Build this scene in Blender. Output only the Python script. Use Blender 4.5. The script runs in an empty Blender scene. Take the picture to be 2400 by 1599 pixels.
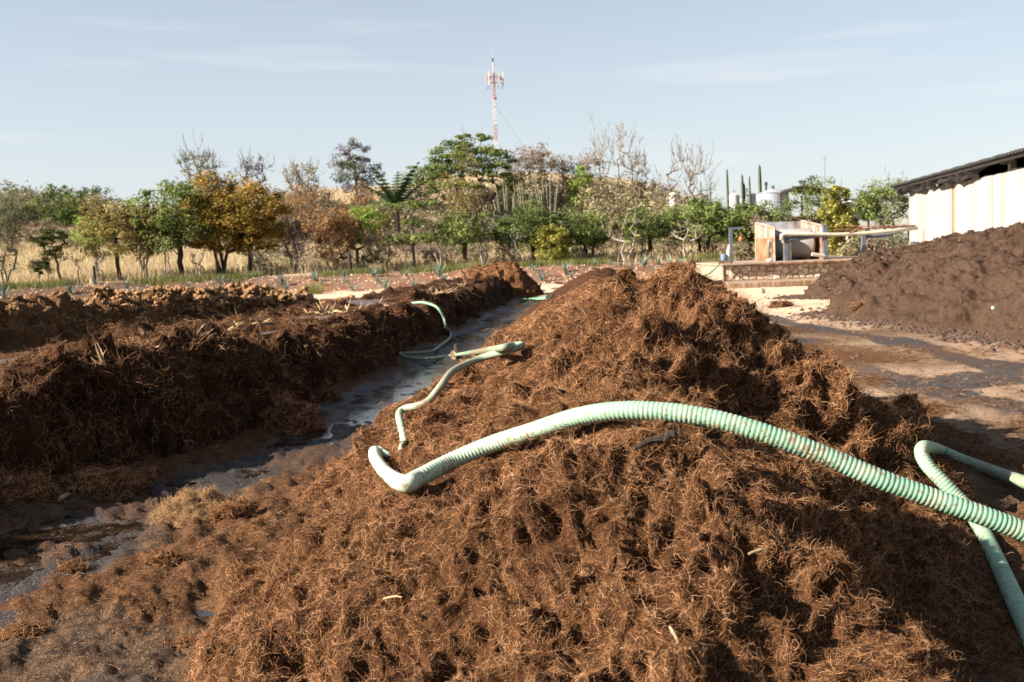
import bpy, math, random
import numpy as np
from mathutils import Vector, Euler, Matrix

S = bpy.context.scene
COL = S.collection
R = math.radians

# ------------------------------------------------------------------ camera
cam_d = bpy.data.cameras.new('camera')
cam = bpy.data.objects.new('camera', cam_d); COL.objects.link(cam)
cam_d.sensor_width = 36.0; cam_d.lens = 35.0
cam_d.clip_start = 0.05; cam_d.clip_end = 6000
PITCH, ROLL, CAM_H = R(4.88), R(-2.3), 1.7
cam.location = (0, 0, CAM_H)
cam.rotation_euler = (Matrix.Rotation(R(90)-PITCH, 3, 'X') @ Matrix.Rotation(ROLL, 3, 'Z')).to_euler()
cam_d.dof.use_dof = True; cam_d.dof.focus_distance = 5.2; cam_d.dof.aperture_fstop = 4.8
S.camera = cam
# ------------------------------------------------------------------ sky and sun
SUN_EL, SUN_AZ = R(27), R(16)      # height, and turn from due left towards the camera
SUNV = Vector((-math.cos(SUN_EL)*math.cos(SUN_AZ), -math.cos(SUN_EL)*math.sin(SUN_AZ), math.sin(SUN_EL)))
W = bpy.data.worlds.new('World'); S.world = W; W.use_nodes = True
wt = W.node_tree; wt.nodes.clear()
sky = wt.nodes.new('ShaderNodeTexSky'); sky.sky_type = 'NISHITA'; sky.sun_disc = False
sky.sun_elevation = SUN_EL; sky.sun_rotation = math.atan2(SUNV.x, SUNV.y)
sky.air_density = 1.0; sky.dust_density = 0.5; sky.ozone_density = 1.0
bg = wt.nodes.new('ShaderNodeBackground'); bg.inputs['Strength'].default_value = 0.045
wo = wt.nodes.new('ShaderNodeOutputWorld')
# milky air thickening towards the horizon, and a few thin high streaks
tc = wt.nodes.new('ShaderNodeTexCoord'); sx = wt.nodes.new('ShaderNodeSeparateXYZ'); wt.links.new(tc.outputs['Generated'], sx.inputs[0])
vr = wt.nodes.new('ShaderNodeMapRange'); vr.inputs[1].default_value = 0; vr.inputs[2].default_value = .45; vr.inputs[3].default_value = .80; vr.inputs[4].default_value = .15
wt.links.new(sx.outputs['Z'], vr.inputs[0])
vm = wt.nodes.new('ShaderNodeMixRGB'); vm.inputs[2].default_value = (5.35, 5.65, 5.95, 1); wt.links.new(vr.outputs[0], vm.inputs[0]); wt.links.new(sky.outputs[0], vm.inputs[1])
mp = wt.nodes.new('ShaderNodeMapping'); mp.inputs['Scale'].default_value = (1.3, 1.3, 15.0); mp.inputs['Rotation'].default_value = (0, R(-2.5), 0); mp.inputs['Location'].default_value = (1.1, .4, 2.05)
cn = wt.nodes.new('ShaderNodeTexNoise'); cn.inputs['Scale'].default_value = 2.0; cn.inputs['Detail'].default_value = 7; cn.inputs['Roughness'].default_value = .58
cr = wt.nodes.new('ShaderNodeMapRange'); cr.inputs[1].default_value = .54; cr.inputs[2].default_value = .80; cr.inputs[3].default_value = 0; cr.inputs[4].default_value = .5
cm = wt.nodes.new('ShaderNodeMixRGB'); cm.inputs[2].default_value = (6.3, 6.3, 6.4, 1)
wt.links.new(tc.outputs['Generated'], mp.inputs[0]); wt.links.new(mp.outputs[0], cn.inputs['Vector'])
wt.links.new(cn.outputs['Fac'], cr.inputs[0]); wt.links.new(cr.outputs[0], cm.inputs[0])
wt.links.new(vm.outputs[0], cm.inputs[1]); wt.links.new(cm.outputs[0], bg.inputs[0]); wt.links.new(bg.outputs[0], wo.inputs[0])
sd = bpy.data.lights.new('sun', 'SUN'); sd.energy = 5.0; sd.angle = R(0.5); sd.color = (1.0, .93, .83)
sun = bpy.data.objects.new('sun', sd); COL.objects.link(sun); sun.location = (-30, -10, 30)
sun.rotation_euler = (-SUNV).to_track_quat('-Z', 'Y').to_euler()
S.view_settings.view_transform = 'Standard'; S.view_settings.look = 'None'
S.view_settings.exposure = 1.73; S.view_settings.gamma = 1; S.view_settings.use_curve_mapping = False
S.render.engine = 'CYCLES'
S.cycles.max_bounces = 5; S.cycles.diffuse_bounces = 1; S.cycles.glossy_bounces = 3; S.cycles.transparent_max_bounces = 4
S.cycles.use_denoising = True

# ------------------------------------------------------------------ layout helpers (photo pixels -> points in the yard)
F_PX = 2400*35/36
RM = np.array((Matrix.Rotation(R(90)-PITCH, 3, 'X') @ Matrix.Rotation(ROLL, 3, 'Z')))
def ray(u, v):
    return RM @ np.array([(u-1200)/F_PX, (799.5-v)/F_PX, -1.0])
def P(u, v, Y):
    d = ray(u, v); t = Y/d[1]
    return np.array([d[0]*t, Y, CAM_H+d[2]*t])
def G(u, v, z=0.0):
    d = ray(u, v); t = (z-CAM_H)/d[2]
    return np.array([d[0]*t, d[1]*t, z])

# ------------------------------------------------------------------ noise
def _h(ix, iy, iz, s):
    n = (ix*374761393 + iy*668265263 + iz*2147483647 + s*974711) & 0xFFFFFFFF
    n = ((n ^ (n >> 13)) * 1274126177) & 0xFFFFFFFF
    n = ((n ^ (n >> 15)) * 2246822519) & 0xFFFFFFFF
    return ((n ^ (n >> 16)) & 0xFFFFFF)/float(0xFFFFFF)*2-1
def vn(x, y, z=None, s=0):
    x = np.asarray(x, float); y = np.asarray(y, float)
    z = np.zeros_like(x) if z is None else np.asarray(z, float)
    ix, iy, iz = np.floor(x), np.floor(y), np.floor(z)
    fx, fy, fz = x-ix, y-iy, z-iz
    ix, iy, iz = ix.astype(np.int64), iy.astype(np.int64), iz.astype(np.int64)
    fx, fy, fz = [f*f*f*(f*(f*6-15)+10) for f in (fx, fy, fz)]
    def c(a, b, d): return _h(ix+a, iy+b, iz+d, s)
    x00 = c(0,0,0)*(1-fx)+c(1,0,0)*fx; x10 = c(0,1,0)*(1-fx)+c(1,1,0)*fx
    x01 = c(0,0,1)*(1-fx)+c(1,0,1)*fx; x11 = c(0,1,1)*(1-fx)+c(1,1,1)*fx
    return (x00*(1-fy)+x10*fy)*(1-fz) + (x01*(1-fy)+x11*fy)*fz
def fbm(x, y, z=None, s=0, o=4, g=.5):
    t = 0; a = 1.0; k = 1.0; n = 0
    for i in range(o):
        t = t+a*vn(x*k+i*7.3, y*k+i*3.1, None if z is None else z*k+i*5.7, s+i); n += a; a *= g; k *= 2.03
    return t/n*1.6
def bil(x, y, z, s, o=2):      # puffy lumps with sharp creases
    t = 0; a = 1.0; k = 1.0; n = 0
    for i in range(o):
        t = t+a*(np.abs(vn(x*k+i*9.1, y*k+i*4.7, z*k+i*2.9, s+i))*2.2-.6); n += a; a *= .5; k *= 2.1
    return t/n
def ss(a, b, x):
    t = np.clip((x-a)/(b-a), 0, 1); return t*t*(3-2*t)
def ip(y, pts):
    p = np.array(pts); return np.interp(y, p[:, 0], p[:, 1])

# ------------------------------------------------------------------ mesh helpers
def mesh_data(name, V, F, attrs=None, smooth=False, mats=()):
    V = np.asarray(V, np.float32); me = bpy.data.meshes.new(name)
    if isinstance(F, np.ndarray):
        nf, k = F.shape; me.vertices.add(len(V)); me.vertices.foreach_set('co', V.ravel())
        me.loops.add(nf*k); me.loops.foreach_set('vertex_index', F.astype(np.int32).ravel())
        me.polygons.add(nf); me.polygons.foreach_set('loop_start', np.arange(0, nf*k, k, dtype=np.int32))
        me.polygons.foreach_set('loop_total', np.full(nf, k, np.int32))
    else:
        me.from_pydata([tuple(map(float, v)) for v in V], [], [tuple(f) for f in F])
    for a, arr in (attrs or {}).items():
        at = me.attributes.new(a, 'FLOAT', 'POINT'); at.data.foreach_set('value', np.asarray(arr, np.float32))
    for m in mats: me.materials.append(m)
    me.update(calc_edges=True)
    if smooth: me.polygons.foreach_set('use_smooth', np.ones(len(me.polygons), bool))
    return me
def link(name, data, parent=None, loc=(0, 0, 0)):
    o = bpy.data.objects.new(name, data); COL.objects.link(o); o.location = loc
    if parent is not None: o.parent = parent
    return o
def mobj(name, V, F, mat, parent=None, loc=(0, 0, 0), attrs=None, smooth=False):
    return link(name, mesh_data(name, V, F, attrs, smooth, [mat]), parent, loc)
def tag(o, label=None, cat=None, group=None, kind=None):
    if label: o['label'] = label
    if cat: o['category'] = cat
    if group: o['group'] = group
    if kind: o['kind'] = kind
    return o
def root(name, loc, label, cat, group=None, rz=0):
    o = link(name, None, None, tuple(float(c) for c in loc)); o.rotation_euler.z = rz
    return tag(o, label, cat, group)
def dup(o, parent=None):
    c = o.copy(); COL.objects.link(c); c.parent = parent
    for ch in list(o.children): dup(ch, c)
    return c
class MB:
    """collects boxes, tubes and prisms, becomes one mesh"""
    def __init__(s): s.V = []; s.F = []
    def add(s, V, F):
        b = len(s.V); s.V += [tuple(map(float, v)) for v in V]; s.F += [tuple(i+b for i in f) for f in F]; return s
    def box(s, c, d, rz=0, bev=0.0, M=None):
        x, y, z = d[0]/2, d[1]/2, d[2]/2
        if bev > 0:
            b = min(bev, x*.45, y*.45, z*.45)
            V = [(sx*(x-b), sy*(y-b), sz*z) for sz in (-1, 1) for sx, sy in ((-1,-1),(1,-1),(1,1),(-1,1))]
            V += [(sx*(x-b), sy*y, sz*(z-b)) for sz in (-1, 1) for sx, sy in ((-1,-1),(1,-1),(1,1),(-1,1))]
            V += [(sx*x, sy*(y-b), sz*(z-b)) for sz in (-1, 1) for sx, sy in ((-1,-1),(1,-1),(1,1),(-1,1))]
            F = [(3,2,1,0),(4,5,6,7),(8,9,13,12),(10,11,15,14),(17,18,22,21),(19,16,20,23),
                 (0,1,9,8),(2,3,11,10),(1,2,18,17),(3,0,16,19),(5,4,12,13),(7,6,14,15),(6,5,21,22),(4,7,23,20),
                 (9,17,21,13),(8,12,20,16),(10,14,22,18),(11,19,23,15),(0,8,16),(1,17,9),(2,10,18),(3,19,11),(4,20,12),(5,13,21),(6,22,14),(7,15,23)]
        else:
            V = [(-x,-y,-z),(x,-y,-z),(x,y,-z),(-x,y,-z),(-x,-y,z),(x,-y,z),(x,y,z),(-x,y,z)]
            F = [(3,2,1,0),(4,5,6,7),(0,1,5,4),(1,2,6,5),(2,3,7,6),(3,0,4,7)]
        V = np.array(V)
        if M is not None: V = V @ np.array(M).T
        if rz:
            cz, sz_ = math.cos(rz), math.sin(rz); V = V @ np.array([[cz,-sz_,0],[sz_,cz,0],[0,0,1]]).T
        return s.add(V+np.array(c), F)
    def tube(s, pts, rad, n=8, cap=True):
        pts = [np.array(p, float) for p in pts]; m = len(pts)
        rads = rad if hasattr(rad, '__len__') else [rad]*m
        t = [pts[min(i+1, m-1)]-pts[max(i-1, 0)] for i in range(m)]
        ref = np.array([0, 0, 1.0]) if abs(t[0][2]) < .9*np.linalg.norm(t[0]) else np.array([1.0, 0, 0])
        V = []; a = np.cross(t[0], ref)
        for i in range(m):
            T = t[i]/(np.linalg.norm(t[i])+1e-9); a = a-T*np.dot(a, T); a = a/(np.linalg.norm(a)+1e-9); b = np.cross(T, a)
            for k in range(n):
                w = 2*math.pi*k/n; V.append(pts[i]+rads[i]*(math.cos(w)*a+math.sin(w)*b))
        F = [(i*n+k, i*n+(k+1) % n, (i+1)*n+(k+1) % n, (i+1)*n+k) for i in range(m-1) for k in range(n)]
        if cap: F += [tuple(range(n-1, -1, -1)), tuple((m-1)*n+k for k in range(n))]
        return s.add(V, F)
    def lathe(s, c, prof, n=20):
        V = [(c[0]+r*math.cos(2*math.pi*k/n), c[1]+r*math.sin(2*math.pi*k/n), c[2]+z) for r, z in prof for k in range(n)]
        m = len(prof)
        F = [(i*n+k, i*n+(k+1) % n, (i+1)*n+(k+1) % n, (i+1)*n+k) for i in range(m-1) for k in range(n)]
        F += [tuple(range(n-1, -1, -1)), tuple((m-1)*n+k for k in range(n))]
        return s.add(V, F)
    def build(s, name, mat, parent=None, loc=(0, 0, 0), smooth=False):
        return mobj(name, np.array(s.V), s.F, mat, parent, loc, None, smooth)

# ------------------------------------------------------------------ materials
class NT:
    def __init__(s, name):
        s.m = bpy.data.materials.new(name); s.m.use_nodes = True; s.t = s.m.node_tree; s.t.nodes.clear()
        s.out = s.t.nodes.new('ShaderNodeOutputMaterial')
    def n(s, typ, **kw):
        nd = s.t.nodes.new('ShaderNode'+typ)
        for k, v in kw.items():
            if hasattr(nd, k): setattr(nd, k, v)
        return nd
    def l(s, a, b): s.t.links.new(a, b)
    def setin(s, sock, v):
        if hasattr(v, 'is_linked') or hasattr(v, 'links'): s.l(v, sock)
        elif isinstance(v, (tuple, list)) and len(v) == 3 and sock.type == 'RGBA': sock.default_value = (*v, 1)
        else: sock.default_value = v
    def pos(s): return s.n('NewGeometry').outputs['Position']
    def obj(s): return s.n('TexCoord').outputs['Object']
    def noise(s, scale, detail=3, rough=.55, vec=None, stretch=None, dist=0):
        nd = s.n('TexNoise'); nd.inputs['Scale'].default_value = scale; nd.inputs['Detail'].default_value = detail
        nd.inputs['Roughness'].default_value = rough; nd.inputs['Distortion'].default_value = dist
        v = vec or s.pos()
        if stretch:
            mp = s.n('Mapping'); mp.inputs['Scale'].default_value = stretch; s.l(v, mp.inputs[0]); v = mp.outputs[0]
        s.l(v, nd.inputs['Vector']); return nd.outputs['Fac']
    def rng(s, x, a, b, c=0., d=1.):
        nd = s.n('MapRange'); s.setin(nd.inputs[0], x)
        for i, v in zip((1, 2, 3, 4), (a, b, c, d)): nd.inputs[i].default_value = v
        return nd.outputs[0]
    def math(s, op, a, b=0.):
        nd = s.n('Math'); nd.operation = op; s.setin(nd.inputs[0], a); s.setin(nd.inputs[1], b); return nd.outputs[0]
    def mix(s, f, a, b, mode='MIX'):
        nd = s.n('MixRGB'); nd.blend_type = mode; s.setin(nd.inputs[0], f); s.setin(nd.inputs[1], a); s.setin(nd.inputs[2], b); return nd.outputs[0]
    def ramp(s, x, stops):
        nd = s.n('ValToRGB'); e = nd.color_ramp.elements
        while len(e) < len(stops): e.new(.5)
        for k, (p, c) in enumerate(stops): e[k].position = p; e[k].color = (*c, 1)
        s.setin(nd.inputs[0], x); return nd.outputs[0]
    def attr(s, name): 
        nd = s.n('Attribute'); nd.attribute_name = name; return nd.outputs['Fac']
    def bump(s, h, st=.5, d=.02):
        nd = s.n('Bump'); nd.inputs['Strength'].default_value = st; nd.inputs['Distance'].default_value = d; s.l(h, nd.inputs['Height']); return nd.outputs[0]
    def pbr(s, col, rough=.9, spec=.2, metal=0., normal=None):
        p = s.n('BsdfPrincipled'); s.setin(p.inputs['Base Color'], col); s.setin(p.inputs['Roughness'], rough)
        s.setin(p.inputs['Specular IOR Level'], spec); s.setin(p.inputs['Metallic'], metal)
        if normal is not None: s.l(normal, p.inputs['Normal'])
        s.l(p.outputs[0], s.out.inputs[0]); return s.m

def m_plain(name, c, rough=.8, var=.25, scale=8, spec=.3, metal=0., bump=0.):
    t = NT(name); n = t.noise(scale, 4, .6, t.obj())
    d = tuple(x*(1-var) for x in c); b = tuple(min(1, x*(1+var)) for x in c)
    nm = t.bump(t.noise(scale*6, 4, .6, t.obj()), .5, bump) if bump else None
    return t.pbr(t.mix(t.rng(n, .3, .7), d, b), rough, spec, metal, nm)
def m_worn(name, c, rust, amount=.5, scale=3, rough=.7, stretch=(1, 1, .35)):
    t = NT(name); n = t.noise(scale, 6, .65, t.obj(), stretch)
    return t.pbr(t.mix(t.rng(n, amount-.08, amount+.08), rust, c), rough, .3)
def m_leaf(name, stops, trans=.35):
    t = NT(name); c = t.ramp(t.attr('tint'), stops)
    d = t.n('BsdfDiffuse'); tr = t.n('BsdfTranslucent'); mx = t.n('MixShader'); mx.inputs[0].default_value = trans
    t.l(c, d.inputs[0]); t.l(c, tr.inputs[0]); t.l(d.outputs[0], mx.inputs[1]); t.l(tr.outputs[0], mx.inputs[2]); t.l(mx.outputs[0], t.out.inputs[0])
    return t.m
def m_bark(name, a, b):
    t = NT(name); n = t.noise(9, 4, .6, t.obj(), (1, 1, .3)); return t.pbr(t.mix(t.rng(n, .35, .65), a, b), .95, .1)
def m_fibre_hair(name, stops):
    t = NT(name); hi = t.n('HairInfo'); c = t.ramp(hi.outputs['Random'], stops)
    big = t.noise(1.3, 3, .6); c = t.mix(t.rng(big, .35, .7, 0, .45), c, tuple(x*.55 for x in stops[0][1]), 'MIX')
    d = t.n('BsdfDiffuse'); t.l(c, d.inputs[0]); tr = t.n('BsdfTranslucent'); t.l(c, tr.inputs[0])
    mx = t.n('MixShader'); mx.inputs[0].default_value = .10
    t.l(d.outputs[0], mx.inputs[1]); t.l(tr.outputs[0], mx.inputs[2]); t.l(mx.outputs[0], t.out.inputs[0]); return t.m
def m_fibre(name, a, b, c, bump=.03):
    t = NT(name); n1 = t.noise(2.2, 4, .6); n2 = t.noise(45, 4, .65, None, None, 1.5); n3 = t.noise(14, 3, .6, None, None, .8)
    col = t.mix(t.rng(n1, .35, .65), a, b); col = t.mix(t.rng(n2, .45, .7, 0, .8), col, c)
    h = t.math('ADD', t.math('MULTIPLY', n2, .5), n3)
    return t.pbr(col, .95, .08, 0., t.bump(h, .9, bump))

# ------------------------------------------------------------------ the lie of the land
def crest_z(x):
    return ip(x, [(-130, 7.5), (-72, 9.2), (-54, 9.6), (-30, 11.4), (-9, 12.2), (6, 12.8), (18, 11.2), (24, 8.6), (36, 4.2), (60, 3.2), (140, 3.0)])
def field_z(x):
    return ip(x, [(-100, 5.6), (-46, 4.6), (-12, 2.9), (12, 2.6), (40, 2.0), (140, 2.0)])
def base_h(x, y):
    """yard, planted bank, grass field and hill, without small relief"""
    x = np.asarray(x, float); y = np.asarray(y, float)
    fz = field_z(x); cz = crest_z(x)
    bank = 0.95*ss(54, 64, y+1.2*vn(x/5, y/5, s=3))
    f = np.where(y > 66, (np.clip((y-66)/36, 0, 1)**1.3)*(fz-.95), 0)
    hill = (cz-fz)*ss(100, 140, y)
    far = -ss(150, 260, y)*(cz-1.5)
    z = bank+f+hill+far
    return z + ss(66, 120, y)*(.5*vn(x/9, y/9, s=11)+.25*vn(x/3.5, y/3.5, s=12)) + ss(54, 58, y)*(1-ss(66, 80, y))*.18*vn(x/1.3, y/1.3, s=14)

# --- the long fibre windrow the camera stands at the end of
RIDGE_Z = [(1.2, 0), (2.2, .26), (3.0, .56), (3.6, .86), (4.15, 1.02), (4.7, .98), (5.3, .95), (6.0, 1.08), (6.8, 1.33), (7.5, 1.47), (8.4, 1.41), (10, 1.32), (14, 1.14), (25, 1.12), (44, 1.02), (46, .5), (47, 0)]
LEFT_TOE = [(1, -.9), (3, -1.2), (4.1, -1.32), (5.2, -1.55), (6.3, -1.5), (9, -1.2), (11.6, -.95), (24.6, .2), (46, 2.2)]
RIGHT_TOE = [(1, 1.4), (3, 1.9), (4.4, 2.05), (6, 2.5), (7.5, 3.15), (9, 3.2), (12, 3.1), (25, 4.1), (46, 6.2)]
RIDGE_X = [(1, .2), (3, .38), (4.2, .52), (5.5, .72), (7.5, .95), (10, 1.2), (25, 2.4), (46, 4.2)]
def heap_main(x, y):
    yy = y+.35*vn(x/1.1, y/1.1, s=21)
    rz, lt, rt, rx = ip(yy, RIDGE_Z), ip(yy, LEFT_TOE), ip(yy, RIGHT_TOE), ip(yy, RIDGE_X)
    xx = x+.22*vn(x/.9, y/.9, s=22)
    t = np.where(xx < rx, (rx-xx)/(rx-lt), (xx-rx)/(rt-rx))
    t = np.sqrt(t*t+.012)-.05
    f = np.where(xx < rx, 1-np.abs(t)**1.25, 1-np.abs(t)**(.98+.45*ss(5.2, 6.4, y)))
    h = np.where(t < 1, f*rz, -(t-1)*1.2)
    def g(cx, cy, r, a): return a*np.exp(-(((x-cx)**2+(y-cy)**2)/r**2))
    k = g(2.1, 6.5, .45, .09)+g(1.5, 5.3, .45, -.20)+g(1.1, 5.1, .35, -.12)+g(1.6, 7.0, .4, .13)+g(1.2, 7.2, .35, .08)+g(.72, 7.35, .3, .08)+g(.45, 7.6, .35, .06)+g(1.25, 4.2, .25, .05)+g(.95, 3.5, .25, .09)+g(1.95, 6.15, .35, .09)+g(1.75, 5.95, .3, -.12)
    return np.where(h > 0, h+k*np.clip(h*3, 0, 1), h)
# --- the dark windrow left of the channel
WR_EDGE = [(1, -4.6), (5, -4.2), (7.5, -3.8), (8.7, -3.05), (11.7, -2.5), (27, -1.16), (43.6, .55), (46, .8)]
def windrow_left(x, y):
    xe = ip(y, WR_EDGE)+.22*vn(x/.9, y/.9, s=31)+.1*vn(x/.35, y/.35, s=32)
    d = xe-x; w = ip(y, [(1, 3.4), (12, 3.6), (44, 3.2)])
    top = ip(y, [(1, .8), (8, .86), (12, .8), (20, .72), (30, .74), (43, .8), (44.6, .5), (46, -.3)])
    rise = lambda q: np.where(q < 0, q*1.2, top*np.clip(1-np.exp(-q/.26), 0, 1)*1.08)
    h = np.minimum(rise(d), rise(w-d))*(1+.16*fbm(x/1.3, y/1.3, s=33, o=3))
    rim = .03*np.exp(-((d-.7)/.25)**2)
    bowl = -.085*ss(.75, 1.1, d)*ss(.9, 1.4, w-d)
    return np.where(h > 0, h+(rim+bowl)*np.clip(h*2.5, 0, 1), h)
# --- the pale lumpy windrow further left
def windrow_far(x, y):
    xe = ip(y, [(8, -14.6), (23, -11.6), (39.6, -7.7), (41, -7.4)])+.4*vn(x/1.6, y/1.6, s=41)
    d = xe-x; w = 3.6; top = ip(y, [(8, .95), (25, .92), (34, .80), (38, .72), (40.2, .3), (41, -.3)])
    m = np.minimum(d, w-d)
    return np.where(m < 0, m, top*np.clip(1-np.exp(-m/.42), 0, 1)*1.05)
def heap_end(x, y):
    q = np.sqrt(((x+.55)/2.0)**2+((y-43)/1.7)**2); q = q+.12*vn(x/.8, y/.8, s=51)
    return np.where(q < 1, 1.32*(1-q**2.2)**.8, -(q-1))
# --- the dark compost pile on the right
PILE = np.array([(9.7, 33.2), (9.2, 31.6), (10.6, 29.2), (9.4, 26.6), (7.6, 24.0), (7.9, 21.2), (8.2, 18.6), (8.0, 15.0), (9.5, 11.5), (14, 10), (24, 11), (25, 36), (17, 38), (13, 36)])
def poly_dist(x, y, poly):
    d = np.full(np.shape(x), 1e9); ins = np.zeros(np.shape(x), bool); n = len(poly)
    for i in range(n):
        a, b = poly[i], poly[(i+1) % n]; e = b-a
        t = np.clip(((x-a[0])*e[0]+(y-a[1])*e[1])/np.dot(e, e), 0, 1)
        d = np.minimum(d, np.hypot(x-a[0]-t*e[0], y-a[1]-t*e[1]))
        c = ((a[1] > y) != (b[1] > y)) & (x < (b[0]-a[0])*(y-a[1])/(b[1]-a[1]+1e-12)+a[0]); ins ^= c
    return np.where(ins, d, -d)
def heap_dark(x, y):
    d = poly_dist(x, y, PILE)+.35*vn(x/1.8, y/1.8, s=61)
    top = ip(y, [(10, 1.9), (20, 2.1), (26, 2.15), (31, 2.0), (36, 1.6)])+.18*vn(x/2.2, y/2.2, s=62)
    h = np.where(d < 0, d*.8, top*(1-np.exp(-np.maximum(d, 0)*.78/top)))
    return np.where(d > 0, np.minimum(h*1.12, top), h)

HEAPS = [heap_main, windrow_left, windrow_far, heap_end, heap_dark]
def litter(x, y):
    """loose fibre trodden flat round the foot of the main windrow: 0..1"""
    lt, rt = ip(y, LEFT_TOE), ip(y, RIGHT_TOE)
    d = np.where(x < (lt+rt)/2, lt-x, x-rt)
    n = fbm(x/1.1, y/1.1, s=71, o=4)
    wl = ip(y, [(1, .45), (5, .6), (7, 1.3), (10, .8), (14, .45), (30, .35), (46, .3)])
    wr = ip(y, [(1, 3), (8, 2.8), (14, 2.0), (25, 1.0), (46, .5)])
    w = np.where(x < (lt+rt)/2, wl, wr)
    a = 1-ss(-.35, .75, d/w+n*.55-.25)
    b = (1-ss(0, 1.0, (x-ip(y, WR_EDGE))/.5+n*.8))*.9
    c = ss(.36, .62, fbm(x/.6, y/.6, s=73, o=4))*ss(2, -8, x*0+y-14)*.8
    return np.where(y < 48, np.maximum(np.maximum(a, b), c), 0)
def ground_h(x, y):
    z = base_h(x, y)
    near = 1-ss(40, 54, y)
    lit = litter(x, y)
    z = z + near*(.022*fbm(x/1.3, y/1.3, s=81, o=3)+.016*fbm(x/.22, y/.22, s=82, o=4)+(.012*np.maximum(vn(x/.055, y/.055, s=83), 0)+.010*vn(x/.03, y/.03, s=88)+.018*vn((x+.28*y)/.11, (y-.28*x)/.5, s=89)+.022*np.maximum(fbm((x+.28*y)/.28, (y-.28*x)/.6, s=90, o=3)-.15, 0))*(1-ss(9, 14, y)))
    z = z + near*lit*(.03+.05*bil(x/.3, y/.3, np.zeros_like(z), 84, 3)+.02*vn(x/.07, y/.07, s=86))
    ch = ip(y, WR_EDGE)+ip(y, [(1, 1.0), (8, .85), (12, .75), (25, .55), (46, .4)])
    z = z - near*.035*np.exp(-((x-ch)/ip(y, [(1, .8), (10, .7), (46, .4)]))**2)
    return z
def surf(x, y):
    x = np.asarray(x, float); y = np.asarray(y, float)
    z = base_h(x, y)
    for h in HEAPS: z = np.maximum(z, base_h(x, y)+h(x, y))
    return z
def hit(u, v, off=0.0, ymax=70, ymin=1.2):
    """where the line of sight through a photo pixel meets the ground or a heap"""
    d = ray(u, v); d = d/d[1]
    ys = np.exp(np.linspace(math.log(ymin), math.log(ymax), 1800))
    z = CAM_H+d[2]*ys; s = surf(d[0]*ys, ys)+off
    k = np.argmax(z <= s)
    if z[k] > s[k]: return G(u, v)
    return np.array([d[0]*ys[k], ys[k], z[k]])

# ------------------------------------------------------------------ ground sheet
def polar(a0, a1, na, r0, r1, nr):
    a = np.linspace(R(a0), R(a1), na); r = np.exp(np.linspace(math.log(r0), math.log(r1), nr))
    A, Q = np.meshgrid(a, r); return np.sin(A)*Q, np.cos(A)*Q
def grid_faces(nr, na):
    i = np.arange(nr*na).reshape(nr, na)
    return np.stack([i[:-1, :-1].ravel(), i[:-1, 1:].ravel(), i[1:, 1:].ravel(), i[1:, :-1].ravel()], 1)

def m_ground():
    t = NT('yard ground'); wet, fib, sand, orange, dry = [t.attr(a) for a in ('wet', 'fib', 'sand', 'orange', 'dry')]
    n1 = t.noise(1.1, 5, .6); n2 = t.noise(7, 5, .65); n3 = t.noise(48, 4, .65, None, None, .8); n4 = t.noise(150, 3, .6); n5 = t.noise(85, 4, .7)
    pale = t.mix(t.rng(n2, .35, .68), (.58, .385, .25), (.72, .52, .365))
    pale = t.mix(t.rng(n3, .55, .75, 0, .5), pale, (.25, .15, .085))
    mud = t.mix(t.rng(n2, .42, .58), (.030, .018, .011), (.12, .070, .040))
    mud = t.mix(t.rng(n3, .52, .60, 0, .8), mud, (.21, .12, .066))
    grey = t.mix(t.rng(n4, .58, .66, 0, .8), mud, (.20, .155, .12)); grey = t.mix(t.rng(n5, .57, .63, 0, .8), grey, (.018, .012, .009))
    base = t.mix(sand, grey, pale)
    fibc = t.mix(t.rng(n3, .38, .66), (.034, .015, .007), (.20, .096, .043))
    fb = t.math('ADD', fib, t.math('MULTIPLY', t.math('SUBTRACT', n2, .5), 1.3))
    fb = t.math('ADD', fb, t.math('MULTIPLY', t.math('SUBTRACT', n3, .5), 1.5))
    fm = t.rng(fb, .43, .56)
    col = t.mix(fm, base, fibc)
    wv = t.math('ADD', wet, t.math('MULTIPLY', t.math('SUBTRACT', n2, .5), .9))
    wv = t.math('SUBTRACT', wv, t.math('MULTIPLY', fm, .5))
    wm = t.rng(wv, .35, .7)
    col = t.mix(t.math('MULTIPLY', wm, .9), col, (.022, .016, .013))
    # planted bank: orange soil, pale dry crust, dry grass beyond
    oc = t.mix(t.rng(n1, .40, .60), (.20, .070, .032), (.22, .135, .088)); oc = t.mix(t.rng(n2, .48, .68, 0, .9), oc, (.29, .20, .14))
    oc = t.mix(t.rng(n3, .48, .64, 0, .8), oc, (.075, .042, .026))
    oc = t.mix(t.attr('bank_dark'), oc, t.mix(t.rng(n2, .42, .6), (.035, .026, .018), (.13, .085, .055)))
    col = t.mix(orange, col, oc)
    dc = t.mix(t.rng(n1, .35, .65), (.42, .31, .185), (.54, .42, .26)); dc = t.mix(t.rng(n2, .48, .75, 0, .7), dc, (.16, .11, .06))
    col = t.mix(dry, col, dc)
    rough = t.math('SUBTRACT', .95, t.math('MULTIPLY', wm, t.rng(n3, .42, .56, .72, .15)))
    spec = t.math('ADD', .06, t.math('MULTIPLY', wm, t.rng(n5, .42, .58, .5, .12)))
    hh = t.math('ADD', t.math('MULTIPLY', n3, 1.0), t.math('MULTIPLY', n4, .45))
    return t.pbr(col, rough, spec, 0, t.bump(hh, 1.0, .022))

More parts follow.
